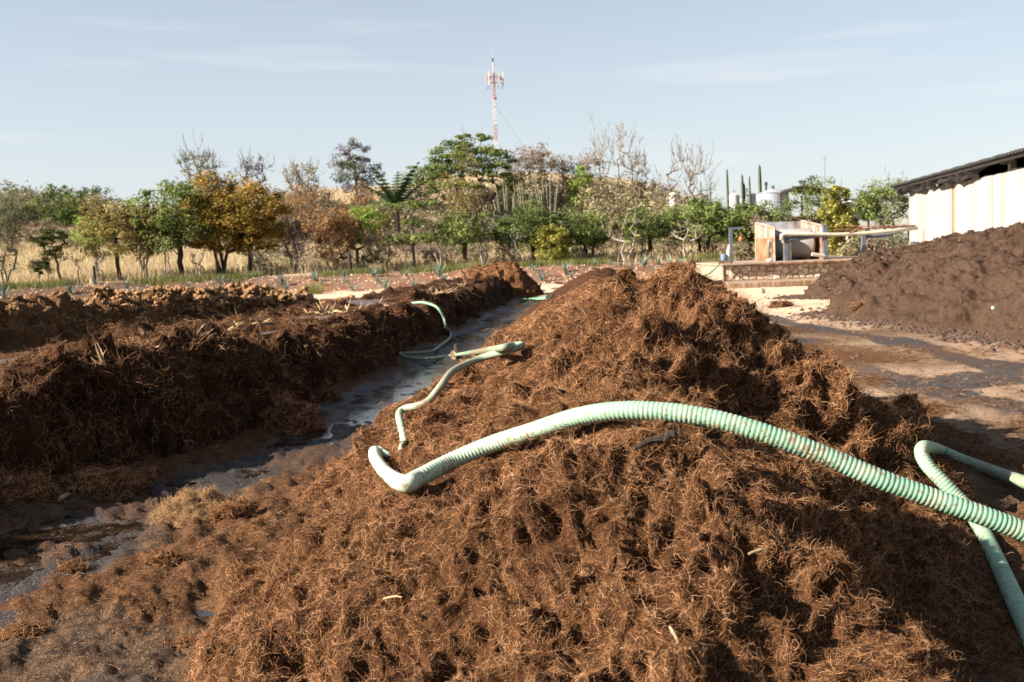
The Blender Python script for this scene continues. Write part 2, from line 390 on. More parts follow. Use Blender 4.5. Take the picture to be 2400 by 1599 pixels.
def wet_map(x, y):
    n = fbm(x/1.5, y/1.5, s=91, o=4)
    ch = ip(y, WR_EDGE)+ip(y, [(1, 1.3), (8, 1.1), (12, .8), (25, .6), (46, .4)])
    wd = ip(y, [(1, .5), (6, .6), (8, .7), (12, .75), (25, .7), (46, .5)])
    w = 1-ss(.55, 1.25, np.abs(x-ch)/wd+n*.35)
    # runoff down the right-hand track
    cx = ip(y, [(6, 7.6), (9, 6.6), (12.5, 6.4), (17, 6.5), (22, 6.1), (28, 5.8), (34, 5.6)])
    w2 = (1-ss(.4, 1.3, np.abs(x-cx)/ip(y, [(6, .8), (12, .42), (20, .30), (34, .36)])+n*.8))*ss(36, 28, y)*.88
    cx2 = ip(y, [(6, 5.0), (10, 4.9), (14, 4.75), (20, 5.0), (26, 5.0)])
    w3 = (1-ss(.3, 1.2, np.abs(x-cx2)/ip(y, [(6, .6), (12, .4), (26, .3)])+n*.9))*ss(27, 20, y)*.7
    w4 = ss(.38, .6, n+.1)*ss(10, 5, y)*ss(0, -1.2, x)*.5
    for cx_, cy_, r_ in ((5.1, 11.7, .55), (6.0, 11.9, .6), (5.0, 17.5, .5)): w2 = np.maximum(w2, 1.5-np.hypot((x-cx_)/1.5, (y-cy_))/r_-.4*n)
    return np.maximum.reduce([w, w2, w3, w4, np.zeros_like(x)])
def ground_attrs(x, y):
    n = fbm(x/2.5, y/2.5, s=95, o=3)
    sand = np.clip(ss(13, 27, y+n*7)*ss(2.5, 4.5, x-.02*y+n), 0, 1)*.95
    sand = np.maximum(sand, ss(38, 45, y+n*3)); sand = np.maximum(sand, .30*ss(10, 5, y)*ss(.1, .5, n+.1*x))
    sand = np.maximum(sand, .5*ss(20, 26, y)*ss(-4, -6, x)); sand = np.maximum(sand, (.34+.35*n)*ss(0, .7, x-ip(y, RIGHT_TOE))*(y > 3))
    bank_dark = ss(-13, -22, x+4*n)*ss(52, 55, y)*(1-ss(64, 66, y))*.75  # bank soil turns darker towards the left
    orange = ss(54.5, 56.5, y+n*1.2); dry = ss(63.5, 66, y+n*1.5)
    fb = litter(x, y)
    r = np.clip((x-ip(y, RIGHT_TOE)), 0, 99)
    fb = np.maximum(fb, (.86-.06*r)*ss(36, 16, y)*ss(0, .5, r)*(.6+.5*fbm(x/1.7, y/1.7, s=97, o=3)))
    return dict(bank_dark=bank_dark, wet=wet_map(x, y)*(1-ss(48, 52, y)), fib=np.clip(fb, 0, 1)*(1-ss(46, 50, y)), sand=sand, orange=orange, dry=dry)

MG = m_ground()
na, nr = 480, 560
gx, gy = polar(-40, 40, na, 1.6, 420, nr)
gz = ground_h(gx, gy)
GV = np.stack([gx.ravel(), gy.ravel(), gz.ravel()], 1); GF = grid_faces(nr, na)[:, ::-1]
# the same sheet goes on round behind the camera and out to the horizon, coarser
ang = np.concatenate([np.linspace(40, 320, 90)])
rr = np.exp(np.linspace(math.log(1.6), math.log(420), 60))
A2, Q2 = np.meshgrid(np.radians(ang), rr); x2, y2 = np.sin(A2)*Q2, np.cos(A2)*Q2
z2 = np.where(y2 > 50, base_h(x2, np.maximum(y2, 50)), -.03)
o = len(GV); GV = np.concatenate([GV, np.stack([x2.ravel(), y2.ravel(), z2.ravel()], 1)]); GF = np.concatenate([GF, grid_faces(60, 90)[:, ::-1]+o])
rr = np.array([419.0, 900, 2600, 5000]); A3, Q3 = np.meshgrid(np.radians(np.linspace(0, 360, 60)), rr)
o = len(GV); x3, y3 = np.sin(A3)*Q3, np.cos(A3)*Q3
GV = np.concatenate([GV, np.stack([x3.ravel(), y3.ravel(), np.where(Q3.ravel() < 500, .6, 1.5)], 1)]); GF = np.concatenate([GF, grid_faces(4, 60)[:, ::-1]+o])
ga = ground_attrs(GV[:, 0], GV[:, 1])
ground = mobj('ground', GV, GF, MG, attrs=ga, smooth=True); tag(ground, kind='structure')

# water standing in the channel: a flat sheet, the uneven ground breaks through it
def m_water(rough=.06, bump_=.25):
    t = NT('dark runoff water'); n = t.noise(26, 3, .6, None, (1, .6, 1)); n2 = t.noise(3, 3, .6)
    f = t.noise(60, 4, .7); ff = t.noise(5, 3, .6)
    scum = t.math('MULTIPLY', t.rng(f, .52, .6), t.rng(ff, .45, .6))
    col = t.mix(t.rng(n2, .4, .6), (.012, .007, .004), (.022, .013, .008)); col = t.mix(scum, col, (.10, .055, .03))
    return t.pbr(col, t.rng(scum, 0, 1, rough, .8), .5, 0, t.bump(n, bump_, .006))
MW = m_water(); MW2 = m_water(.22, 1.0)
ys = np.linspace(2.2, 46, 160)
ch = ip(ys, WR_EDGE); L = ch-.5; Rr = ch+ip(ys, [(1, 3.1), (8, 2.5), (12, 1.9), (25, 1.3), (46, 1.0)])
V = np.stack([np.concatenate([L, Rr]), np.concatenate([ys, ys]), np.full(320, -.027)], 1)
i = np.arange(159); F = np.stack([i, i+160, i+161, i+1], 1)
water = mobj('puddle_water', V, F, MW); tag(water, kind='structure')
def sheet(name, cx, cy, rx, ry, z, mat, rot=0, n=28):
    a = np.linspace(0, 2*math.pi, n, endpoint=False); q = 1+.2*np.sin(3*a+cx)+.12*np.sin(5*a+cy)
    x, y = rx*q*np.cos(a), ry*q*np.sin(a)
    V = np.stack([cx+x*math.cos(rot)-y*math.sin(rot), cy+x*math.sin(rot)+y*math.cos(rot), np.full(n, z)], 1)
    return mobj(name, V, [tuple(range(n))], mat)


# ------------------------------------------------------------------ where the hoses lie (the heap is pressed flat under them)
def catmull(pts, per):
    pts = np.array(pts); p = np.concatenate([[2*pts[0]-pts[1]], pts, [2*pts[-1]-pts[-2]]]); out = []
    for k in range(len(pts)-1):
        a, b, c, d = p[k:k+4]; t = np.linspace(0, 1, per, endpoint=False)[:, None]
        out.append(.5*((2*b)+(-a+c)*t+(2*a-5*b+4*c-d)*t*t+(-a+3*b-3*c+d)*t**3))
    return np.concatenate(out+[pts[-1:]])
def hp(u, v, off=.045): return hit(u, v, off)
near_path = [hp(878, 1058, .05), hp(882, 1078, .055), hp(905, 1108, .055), hp(945, 1133, .055), hp(985, 1118, .06), hp(1060, 1080, .06), hp(1150, 1042, .06), hp(1250, 1010, .065)]
near_path += [P(1350, 978, 4.45), P(1450, 963, 4.32), P(1560, 966, 4.25), P(1660, 980, 4.2), P(1760, 1006, 4.15), P(1860, 1040, 4.12), P(1960, 1080, 4.1), P(2060, 1122, 4.07), P(2170, 1162, 4.05), P(2290, 1204, 4.02), P(2410, 1250, 4.0), P(2560, 1315, 3.95), P(2800, 1430, 3.8)]
mid_path = [near_path[0]+np.array([.02, .05, .0]), hp(905, 1066, .0), hp(925, 1072, -.08), hp(945, 1050, -.02), hp(947, 1025, .055), hp(938, 990, .06), hp(935, 968, .06), hp(945, 958, .05), hp(975, 953, .05), hp(1000, 945, .05), hp(1012, 932, .05), hp(1035, 903, .12), hp(1058, 873, .14), hp(1095, 853, .14), hp(1140, 835, .13), hp(1190, 822, .11), hp(1222, 812, .05), hp(1226, 808, .05), hp(1205, 810, .05), hp(1150, 820, .05), hp(1068, 832, .05), hp(1000, 841, .05), hp(950, 836, .05), hp(937, 829, .05), hp(960, 828, .05), hp(1010, 824, .05), hp(1030, 812, .05), hp(1055, 791, .05), hp(1053, 776, .05)]
mid_path += [P(1046, 766, 20.2), P(1040, 744, 20.0), P(1026, 722, 20.0), P(1008, 713, 20.3), P(985, 709, 21), P(950, 714, 21.5), P(915, 724, 22.2), P(905, 728, 22.6)]
loop = [P(2700, 1215, 5.6), P(2520, 1165, 6.0), P(2400, 1130, 6.25), hp(2320, 1102, .05), hp(2250, 1076, .05), hp(2200, 1054, .10), hp(2168, 1048, .13), hp(2158, 1062, .14), hp(2176, 1095, .13), hp(2215, 1135, .12), hp(2262, 1185, .09), hp(2300, 1240, .05), hp(2330, 1300, .05), hp(2358, 1360, .055), hp(2385, 1420, .055), hp(2412, 1480, .055), hp(2450, 1590, .05)]
PRESS = np.concatenate([catmull(near_path, 6), catmull(mid_path[:22], 4), catmull(loop, 6)])
def press(x, y, z):
    out = np.ones(x.size); P3 = np.stack([x.ravel(), y.ravel(), z.ravel()], 1)
    sel = np.where((P3[:, 1] < 16) & (P3[:, 1] > 3.2))[0]
    for k in range(0, len(sel), 40000):
        q = P3[sel[k:k+40000]]; d = np.full(len(q), 9.)
        for p in PRESS: np.minimum(d, (q[:, 0]-p[0])**2+(q[:, 1]-p[1])**2+(.35*(q[:, 2]-p[2]))**2, out=d)
        out[sel[k:k+40000]] = ss(.045, .17, np.sqrt(d))
    return out.reshape(x.shape)

# ------------------------------------------------------------------ heaps: displaced surface + loose fibres
def fibre_curves(name, P0, N, D, L, rad, mat, parent, loc, K=7, lift=.35, seed=1, curl=22):
    """n curly strands as one hair-curves object; P0, N (normals), D (distance from the viewer's side, for thickness)"""
    n = len(P0); rng = np.random.default_rng(seed)
    rv = rng.normal(size=(n, 3)); t1 = rv-N*np.sum(rv*N, 1, keepdims=True); t1 /= np.linalg.norm(t1, axis=1, keepdims=True)+1e-9
    t2 = np.cross(N, t1)
    ln = L*rng.uniform(.45, 1.5, n); kap = rng.normal(0, curl, n); kap2 = rng.normal(0, curl*.6, n); up = rng.uniform(-.05, 1, n)**1.6*lift
    up = np.where(np.isnan(up), 0, up)
    ds = ln/(K-1); p = P0-N*(.004)[None] if False else P0-N*.002
    out = np.empty((n, K, 3), np.float32); ang = np.zeros(n); ph = rng.uniform(0, 6.28, n)
    for k in range(K):
        out[:, k] = p
        s = k/(K-1); ang = ang+(kap+kap2*np.sin(ph+5*s))*ds
        e = up*(1-1.75*s)+.25*lift*np.sin(ph*2+7*s)
        d = t1*np.cos(ang)[:, None]+t2*np.sin(ang)[:, None]+N*e[:, None]
        d /= np.linalg.norm(d, axis=1, keepdims=True)
        p = p+d*ds[:, None]
    hc = bpy.data.hair_curves.new(name); hc.add_curves([K]*n)
    hc.position_data.foreach_set('vector', (out-np.array(loc, np.float32)).ravel())
    ra = hc.attributes.get('radius') or hc.attributes.new('radius', 'FLOAT', 'POINT')
    prof = np.linspace(1, .35, K); rr_ = (rad*rng.uniform(.55, 1.35, n))[:, None]*prof[None]
    ra.data.foreach_set('value', rr_.astype(np.float32).ravel())
    hc.materials.append(mat)
    o = link(name, hc, parent); tag(o, kind='stuff'); return o

def sample_faces(V, F, n, w, seed):
    rng = np.random.default_rng(seed)
    a, b, c, d = V[F[:, 0]], V[F[:, 1]], V[F[:, 2]], V[F[:, 3]]
    nn = np.cross(c-a, d-b); ar = np.linalg.norm(nn, axis=1)/2; nn /= (2*ar+1e-12)[:, None]
    nn *= np.where(nn[:, 2:3] < -.3, -1, 1)
    cen = (a+b+c+d)/4; wt_ = ar*w(cen, nn); cs = np.cumsum(wt_); idx = np.searchsorted(cs, rng.uniform(0, cs[-1], n)); idx = np.minimum(idx, len(F)-1)
    u, v = rng.uniform(0, 1, (n, 1)), rng.uniform(0, 1, (n, 1))
    p = a[idx]*(1-u)*(1-v)+b[idx]*u*(1-v)+c[idx]*u*v+d[idx]*(1-u)*v
    return p, nn[idx]

def heap_mesh(name, hf, pol, mat, disp, loc, label, cat, group=None, calm=None):
    x, y = polar(*pol); h = hf(x, y); z = base_h(x, y)+np.maximum(h, -.25)
    gyr, gxr = [np.gradient(q, axis=0) for q in (x, y, z)], [np.gradient(q, axis=1) for q in (x, y, z)]
    N = np.cross(np.stack(gxr, -1), np.stack(gyr, -1)); N /= np.linalg.norm(N, axis=-1, keepdims=True)+1e-12
    N *= np.where(N[..., 2:3] < 0, -1, 1)
    edge = ss(-.12, .22, h)
    px, py, pz = x, y, z
    d, lat = disp(px, py, pz)
    if calm is not None:
        c_ = calm(x, y); d = d*c_; lat = [q*c_ for q in lat]
    dd = edge*d
    Vx = x+N[..., 0]*dd+edge*lat[0]; Vy = y+N[..., 1]*dd+edge*lat[1]; Vz = z+N[..., 2]*dd+edge*lat[2]
    V = np.stack([Vx.ravel(), Vy.ravel(), Vz.ravel()], 1); F = grid_faces(*x.shape)[:, ::-1]
    hv = h.ravel(); F = F[(hv[F] > -.06).any(1)]
    used = np.unique(F); remap = np.full(len(V), -1); remap[used] = np.arange(len(used))
    V = V[used]; F = remap[F]
    o = mobj(name, V-np.array(loc), F, mat, None, loc, None, True); tag(o, label, cat, group)
    return o, V, F

def disp_fibre(a=1.0, pr=False):
    def f(x, y, z):
        r = np.hypot(x, y); nf = np.clip((16-r)/6, 0, 1)
        wx = x+.05*vn(x/.2, y/.2, z/.2, 98); wy = y+.05*vn(x/.2, y/.2, z/.2, 99); wz = z+.05*vn(x/.2, y/.2, z/.2, 100)
        d = .10*fbm(x/.7, y/.7, z/.7, 101, 3)
        d = d+.06*vn(wx/.21, wy/.21, wz/.21, 104)+.03*bil(wx/.17, wy/.17, wz/.17, 105, 1)
        d = d+nf*(.034*vn(wx/.085, wy/.085, wz/.085, 107)+.026*vn(wx/.042, wy/.042, wz/.042, 110)+.014*vn(x/.02, y/.02, z/.02, 111))
        cl = ss(-.1, .5, fbm(x/.55+9, y/.55, z/.55, 117, 2))
        d = d-.10*ss(.34, .6, vn(wx/.15+50, wy/.15, wz/.15, 112))*cl
        d = d-.075*ss(.30, .55, vn(wx/.06+20, wy/.06, wz/.06, 113))*nf
        d = d-.03
        lat = [.05*vn(x/.15, y/.15, z/.15, 115+k)+.02*nf*vn(x/.05, y/.05, z/.05, 119+k) for k in range(3)]
        if pr:
            am = (.78+.22*ss(-.35, .7, x-ip(y, RIDGE_X)+.25*vn(x, y, s=125)))*(1-ss(5.4, 6.2, y))+ss(5.4, 6.2, y)*(.75+.6*ss(-.9, .3, x-ip(y, RIDGE_X)))*(1-.4*ss(10, 14, y)); d = d*am; lat = [l*np.clip(am, .6, 1.2) for l in lat]
            d = d+(.075*fbm(x/.48+3, y/.48, z/.48, 126, 2)-.03)*ss(5.4, 6.2, y)*ss(-.7, .2, x-ip(y, RIDGE_X))
            m = press(x, y, z); d = np.where(d > 0, d*m, d*(.3+.7*m))-.015*(1-m); lat = [l*(.3+.7*m) for l in lat]
        return a*d, [a*l for l in lat]
    return f
M_MAIN = m_fibre('brown plant fibre', (.080, .034, .014), (.048, .021, .009), (.018, .008, .004))  # surface kept dark so gaps between strands read as shade
M_HAIR = m_fibre_hair('brown loose strands', [(0, (.030, .013, .006)), (.28, (.075, .034, .015)), (.42, (.30, .132, .056)), (.8, (.56, .275, .125)), (1, (.82, .50, .28))])  # the dark share of strands paints fine shadow among the bright ones
M_HAIRG = m_fibre_hair('trodden strands', [(0, (.03, .014, .007)), (.5, (.11, .052, .024)), (.8, (.30, .155, .075)), (1, (.55, .33, .18))])
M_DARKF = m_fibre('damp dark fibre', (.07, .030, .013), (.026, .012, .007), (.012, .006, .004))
M_HAIRD = m_fibre_hair('damp loose strands', [(0, (.025, .011, .005)), (.5, (.13, .060, .027)), (1, (.55, .30, .15))])

LOC = (1.0, 8.0, 0.0)
main, MV, MF = heap_mesh('fibre_windrow', heap_main, (-42, 46, 800, 1.3, 60, 930), M_MAIN, disp_fibre(1, True), LOC,
    'long steep heap of brown fibre in the middle with a ribbed hose across it', 'heap', 'heaps of composting fibre')
def w_main(c, n):
    r = np.linalg.norm(c-np.array([0, 0, CAM_H]), axis=1); return np.where(r < 24, 1/np.maximum(r, 2.2)**1.75, 0)*np.where(c[:, 1] < 1.6, .2, 1)
pp, nn = sample_faces(MV, MF, 760000, w_main, 5); dist = np.linalg.norm(pp-np.array([0, 0, CAM_H]), axis=1)
fibre_curves('loose_fibre', pp, nn, dist, .056*np.clip(dist/5, .7, 1.7)*np.where(np.random.default_rng(4).uniform(0, 1, len(dist)) < .10, 1.8, 1), .00054*np.clip(dist/4.2, .8, 3.5), M_HAIR, main, LOC, K=7, lift=.42, seed=6, curl=36)

LOC2 = (-4.2, 14.0, 0.0)
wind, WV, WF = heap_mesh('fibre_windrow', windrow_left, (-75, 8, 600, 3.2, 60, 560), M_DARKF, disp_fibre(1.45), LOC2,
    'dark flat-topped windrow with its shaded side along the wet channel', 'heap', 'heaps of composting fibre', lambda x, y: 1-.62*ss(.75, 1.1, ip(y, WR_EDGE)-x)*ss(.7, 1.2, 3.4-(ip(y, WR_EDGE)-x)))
pp, nn = sample_faces(WV, WF, 75000, lambda c, n: 1/np.maximum(np.linalg.norm(c, axis=1), 4)**1.8*(np.linalg.norm(c, axis=1) < 32)*(np.arctan2(-c[:, 0], c[:, 1]) < R(40)), 7); dist = np.linalg.norm(pp, axis=1)
fibre_curves('loose_fibre', pp, nn, dist, .11*np.clip(dist/7, .8, 1.5), .0011*np.clip(dist/6, .9, 3), M_HAIRD, wind, LOC2, K=7, lift=.55, seed=8)

def disp_clod(s, a):
    def f(x, y, z):
        q = lambda v, s_: np.abs(vn(x/v, y/v, z/v, s_))
        d = a*.18*fbm(x/1.0, y/1.0, z/1.0, 131, 3)-a*.26*(.45-q(.36, 134))*(q(.36, 134) < .45)+a*.06-a*.12*(.4-q(.17, 136))*(q(.17, 136) < .4)+a*.05*vn(x/.11, y/.11, z/.11, 137)
        return d, [a*.13*vn(x/.3, y/.3, z/.3, 139+k) for k in range(3)]
    return f
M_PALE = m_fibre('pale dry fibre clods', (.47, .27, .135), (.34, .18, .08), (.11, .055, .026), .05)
M_CORE = m_fibre('fibre darkened as shade', (.17, .085, .038), (.10, .05, .022), (.05, .025, .012), .05)  # base colour darkened to paint the shade on the windrow's side
M_END = m_fibre('brown fibre mound', (.18, .085, .035), (.12, .055, .024), (.06, .028, .012), .05)
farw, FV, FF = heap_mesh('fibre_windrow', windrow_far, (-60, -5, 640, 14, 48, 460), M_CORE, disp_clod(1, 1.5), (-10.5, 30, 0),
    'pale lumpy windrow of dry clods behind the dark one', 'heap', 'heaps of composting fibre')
endh, EV, EF = heap_mesh('fibre_heap', heap_end, (-8, 6, 260, 38, 48, 170), M_END, disp_clod(1, .8), (-.55, 43, 0),
    'round brown fibre mound at the far end of the dark windrow', 'heap', 'heaps of composting fibre')
def m_compost():
    t = NT('dark ripe compost'); n1 = t.noise(1.2, 4, .6); n2 = t.noise(16, 5, .7); n3 = t.noise(42, 2, .5)
    c = t.mix(t.rng(n1, .35, .65), (.056, .031, .019), (.078, .045, .029)); c = t.mix(t.rng(n2, .45, .7, 0, .7), c, (.028, .016, .011))
    c = t.mix(t.rng(n3, .71, .73, 0, .7), c, (.36, .26, .18))
    return t.pbr(c, .95, .1, 0, t.bump(n2, .9, .05))
def disp_comp(x, y, z):
    d = .13*fbm(x/1.1, y/1.1, z/1.1, 151, 3)+.06*fbm(x/.33, y/.33, z/.33, 154, 3)+.055*vn(x/.12, y/.12, z/.12, 157)+.04*vn(x/.065, y/.065, z/.065, 158)
    return d, [.07*vn(x/.22, y/.22, z/.22, 159+k) for k in range(3)]
M_COMP = m_compost()
dark, DV, DF = heap_mesh('compost_heap', heap_dark, (10, 46, 560, 12, 42, 450), M_COMP, disp_comp, (13, 24, 0),
    'big dark brown compost heap in front of the white shed', 'heap', 'heaps of composting fibre')

def clods(parent, V, F, n, size, mat, w, seed, name='loose_clods'):
    rg = np.random.default_rng(seed); p, nn = sample_faces(V, F, n, w, seed)
    ico = np.array([(1, 0, .1), (-.5, .87, -.1), (-.5, -.87, .05), (.1, .2, .9), (-.1, -.1, -.9), (-.9, .1, .35), (.45, -.75, .3)])*.8
    Fi = np.array([(0, 1, 3), (1, 5, 3), (5, 2, 3), (2, 6, 3), (6, 0, 3), (1, 0, 4), (5, 1, 4), (2, 5, 4), (6, 2, 4), (0, 6, 4)])
    s = size*rg.uniform(.35, 1, n)**2*2.2; J = ico[None]*rg.uniform(.65, 1.25, (n, 7, 1))*rg.uniform(.6, 1.2, (n, 1, 3)); a = rg.uniform(0, 6.28, n)[:, None]
    X = J[..., 0]*np.cos(a)-J[..., 1]*np.sin(a); Y_ = J[..., 0]*np.sin(a)+J[..., 1]*np.cos(a)
    VV = np.stack([X, Y_, J[..., 2]], -1)*s[:, None, None]+p[:, None]+nn[:, None]*s[:, None, None]*.25
    o = mobj(name, VV.reshape(-1, 3)-np.array(parent.location), (Fi[None]+7*np.arange(n)[:, None, None]).reshape(-1, 3), mat, parent, smooth=True); tag(o, kind='stuff'); return o
inv = lambda k, lim: (lambda c, n: np.where((np.abs(c[:, 0]) < c[:, 1]*.6), 1/np.maximum(np.linalg.norm(c, axis=1), 8)**k, 0))
clods(farw, FV, FF, 9000, .095, M_PALE, lambda c, n: inv(1.2, 0)(c, n)*(.12+ss(.45, .8, n[:, 2])), 61); clods(farw, FV, FF, 5000, .08, M_CORE, inv(1.2, 0), 66); clods(endh, EV, EF, 1200, .08, M_END, inv(0, 0), 62)  # pale clods gather on upward faces, painting a lit top over dark flanks
clods(dark, DV, DF, 25000, .026, M_COMP, inv(1.6, 0), 63); clods(dark, DV, DF, 700, .018, m_plain('pale bits', (.50, .38, .28), .8, .3), inv(1.6, 0), 64, 'pale_bits')

# loose fibre trodden into the ground
near_f = (GV[GF][:, :, 1].mean(1) < 13) & (GV[GF][:, :, 1].mean(1) > 1.5) & (np.abs(GV[GF][:, :, 0].mean(1)) < GV[GF][:, :, 1].mean(1)*.62+.5)
GFn = GF[near_f]; fibv, wetv = ga['fib'], ga['wet']
def w_ground(c, n):
    i = np.clip(litter(c[:, 0], c[:, 1]), 0.05, 1)*(1-.75*np.clip(wet_map(c[:, 0], c[:, 1]), 0, 1))
    i = np.maximum(i, .5*ss(2, 3.2, c[:, 0])); m = fbm(c[:, 0]/.4, c[:, 1]/.4, s=171, o=3)
    return i*ss(-.35, .35, m)/np.maximum(np.linalg.norm(c, axis=1), 3)**1.8
pp, nn = sample_faces(GV, GFn, 120000, w_ground, 9); dist = np.linalg.norm(pp-np.array([0, 0, CAM_H]), axis=1)
tag(fibre_curves('loose_fibre', pp, nn, dist, .06*np.clip(dist/5, .8, 1.6), .0007*np.clip(dist/4.5, .9, 3), M_HAIRG, None, (0, 0, 0), K=6, lift=.3, seed=10), kind='stuff')
# short dark stubble and grit over the pale right-hand track and the mud
rng = np.random.default_rng(77)
def pebbles(name, n, region, size, mat, seed):
    rg = np.random.default_rng(seed); x, y = region(rg, n); z = ground_h(x, y)
    s = size*rg.uniform(.5, 1.6, n)*np.clip(np.hypot(x, y)/6, .8, 3)
    base = np.array([(1, 0, -.3), (-.5, .87, -.3), (-.5, -.87, -.3), (.2, .1, .75), (-.6, 0, .45), (.45, -.6, .35)])
    Fb = np.array([(0, 3, 5), (0, 1, 3), (1, 4, 3), (1, 2, 4), (2, 5, 3), (4, 2, 3), (0, 5, 2)])
    a = rg.uniform(0, 6.28, n); J = base[None]*rg.uniform(.7, 1.3, (n, 6, 3))
    V = np.stack([J[..., 0]*np.cos(a)[:, None]-J[..., 1]*np.sin(a)[:, None], J[..., 0]*np.sin(a)[:, None]+J[..., 1]*np.cos(a)[:, None], J[..., 2]*.8], -1)*s[:, None, None]
    V = V+np.stack([x, y, z], 1)[:, None]
    F = (Fb[None]+6*np.arange(n)[:, None, None]).reshape(-1, 3)
    o = mobj(name, V.reshape(-1, 3), F, mat); tag(o, kind='stuff'); return o
M_GRIT = m_plain('grit', (.085, .062, .045), .8, .5, 3, .4)
M_CLOD = m_plain('small dark clods', (.085, .045, .022), .95, .4, 6)
pebbles('gravel', 1300, lambda g, n: ((lambda y: (g.uniform(-.62, -.10, n)*y, y))(g.uniform(1.9, 3.4, n)**2)), .0065, M_GRIT, 3)
M_CRUMB = m_plain('compost crumbs', (.07, .041, .026), .95, .4, 6)
def toe(g, n):
    i = g.integers(0, 8, n); t = g.uniform(0, 1, n); a, b = PILE[i], PILE[i+1]; q = a+(b-a)*t[:, None]+np.stack([-np.abs(g.normal(0, .45, n)), g.normal(0, .2, n)], 1); return q[:, 0]+.15, q[:, 1]
pebbles('gravel', 3800, toe, .016, M_CRUMB, 5)
pebbles('gravel', 1100, lambda g, n: ((lambda y: (2.9+g.uniform(0, 1, n)**1.3*5, y))(4+g.uniform(0, 1, n)**1.6*26)), .011, M_CLOD, 4)

# dark liquid lying on top of the flat windrow
def m_liquor():
    t = NT('purple brown liquor'); n = t.noise(2, 3, .6)
    return t.pbr(t.mix(n, (.10, .052, .042), (.17, .095, .080)), t.rng(t.noise(30, 3, .6), .4, .6, .12, .35), .5, 0, t.bump(t.noise(18, 3, .6), .3, .01))
ML = m_liquor()
yy = np.linspace(6, 41, 90); ex = ip(yy, WR_EDGE); V = np.concatenate([np.stack([ex-2.9, yy, ip(yy, [(6, .825), (12, .79), (20, .71), (30, .735), (41, .77)])], 1), np.stack([ex-1.0, yy, ip(yy, [(6, .825), (12, .79), (20, .71), (30, .735), (41, .77)])], 1)])
i = np.arange(89); tag(mobj('liquid_pool', V, np.stack([i, i+90, i+91, i+1], 1), ML), kind='structure')

# ------------------------------------------------------------------ hoses
def resample(path, step):
    s = np.concatenate([[0], np.cumsum(np.linalg.norm(np.diff(path, axis=0), axis=1))]); n = int(s[-1]/step)+1
    q = np.linspace(0, s[-1], n); return np.stack([np.interp(q, s, path[:, k]) for k in range(3)], 1), q
def hose_mesh(path, step, rad, n=20, sm=3, rib=.0055, pitch=.0205, amp=None):
    p, q = resample(path, step)
    for _ in range(sm): p[1:-1] = (p[:-2]+2*p[1:-1]+p[2:])/4
    T = np.gradient(p, axis=0); T /= np.linalg.norm(T, axis=1, keepdims=True)
    A = np.cross(T, np.array([0, 0, 1.0])); A /= np.linalg.norm(A, axis=1, keepdims=True)+1e-9; B = np.cross(A, T)
    r = rad+rib*(np.abs(np.sin(math.pi*q/pitch))**.7-.6)*(1 if amp is None else np.interp(q/q[-1], *amp))
    w = np.linspace(0, 2*math.pi, n, endpoint=False)
    V = p[:, None]+r[:, None, None]*(np.cos(w)[None, :, None]*A[:, None]+np.sin(w)[None, :, None]*B[:, None])
    m = len(p); i = np.arange(m-1)[:, None]*n; k = np.arange(n)[None]; k2 = (k+1) % n
    F = np.stack([i+k, i+k2, i+n+k2, i+n+k], -1).reshape(-1, 4)
    return V.reshape(-1, 3), F
def m_hose():
    t = NT('mint green ribbed hose'); n1 = t.noise(3.2, 4, .6); n2 = t.noise(38, 4, .7, None, None, .6); n3 = t.noise(9, 4, .65)
    worn_lit = t.attr('worn_lit')
    g = t.mix(t.rng(n1, .35, .65), (.105, .27, .155), (.16, .35, .22))
    c = t.mix(worn_lit, g, (.44, .50, .39))  # wear plus painted light: paler on the sunlit run, greener in shade
    c = t.mix(t.rng(n3, .52, .68, 0, .65), c, (.40, .34, .24)); n5 = t.noise(22, 5, .7); c = t.mix(t.rng(n5, .555, .63, 0, .8), c, (.20, .12, .065))
    c = t.mix(t.rng(n2, .66, .74, 0, .8), c, (.06, .10, .07))
    c = t.mix(t.attr('dirt'), c, (.17, .095, .05))
    return t.pbr(c, .55, .35)
MH = m_hose()
def hose(parts, name, label, loc, group):
    """parts: (pixel path points as xyz, step, ribs amplitude, fade, dirt)"""
    Vs, Fs, fd, dt, b = [], [], [], [], 0
    for path, step, n, rib, worn_lit, dirt in parts:
        V, F = hose_mesh(path, step, (.041 if n > 15 else .027), n, 60 if n == 20 else 3, rib); m = len(V)//n; s = np.linspace(0, 1, m)
        Vs.append(V); Fs.append(F+b); b += len(V)
        fd.append(np.repeat(np.interp(s, *worn_lit), n)); dt.append(np.repeat(np.interp(s, *dirt), n))
    V = np.concatenate(Vs)
    o = mobj(name, V-np.array(loc), np.concatenate(Fs), MH, None, loc, dict(worn_lit=np.concatenate(fd), dirt=np.concatenate(dt)), True)
    return tag(o, label, 'hose', group)
cn_ = catmull(near_path, 14); cm_ = catmull(mid_path, 10)
h1 = hose([(cn_, .0040, 22, .0042, ([0, .06, .3, .45, .6, 1], [1, 1, .92, .65, .32, .15]), ([0, 1], [0, 0])),
      (cm_, .03, 12, 0, ([0, .1, .2, .5, 1], [.7, .25, .08, .2, .2]), ([0, .05, .09, .15, .2, .24, .3, .45, .6, 1], [0, .6, .3, .75, .75, .65, .35, .15, .55, .05]))],
     'ribbed_hose', 'long mint green ribbed hose draped over the brown heap and across the channel', (0.5, 4.3, .9), 'green hoses on the ground')
hv, hf_ = hose_mesh(cn_[8:], .02, .046, 12, 3, 0)
def w_hose(c, n): return (.06+ss(.2, -.6, n[:, 2]))*(.15+ss(.0, .5, fbm(c[:, 0]/.18, c[:, 1]/.18, s=601, o=2)))
rgh = np.random.default_rng(3)
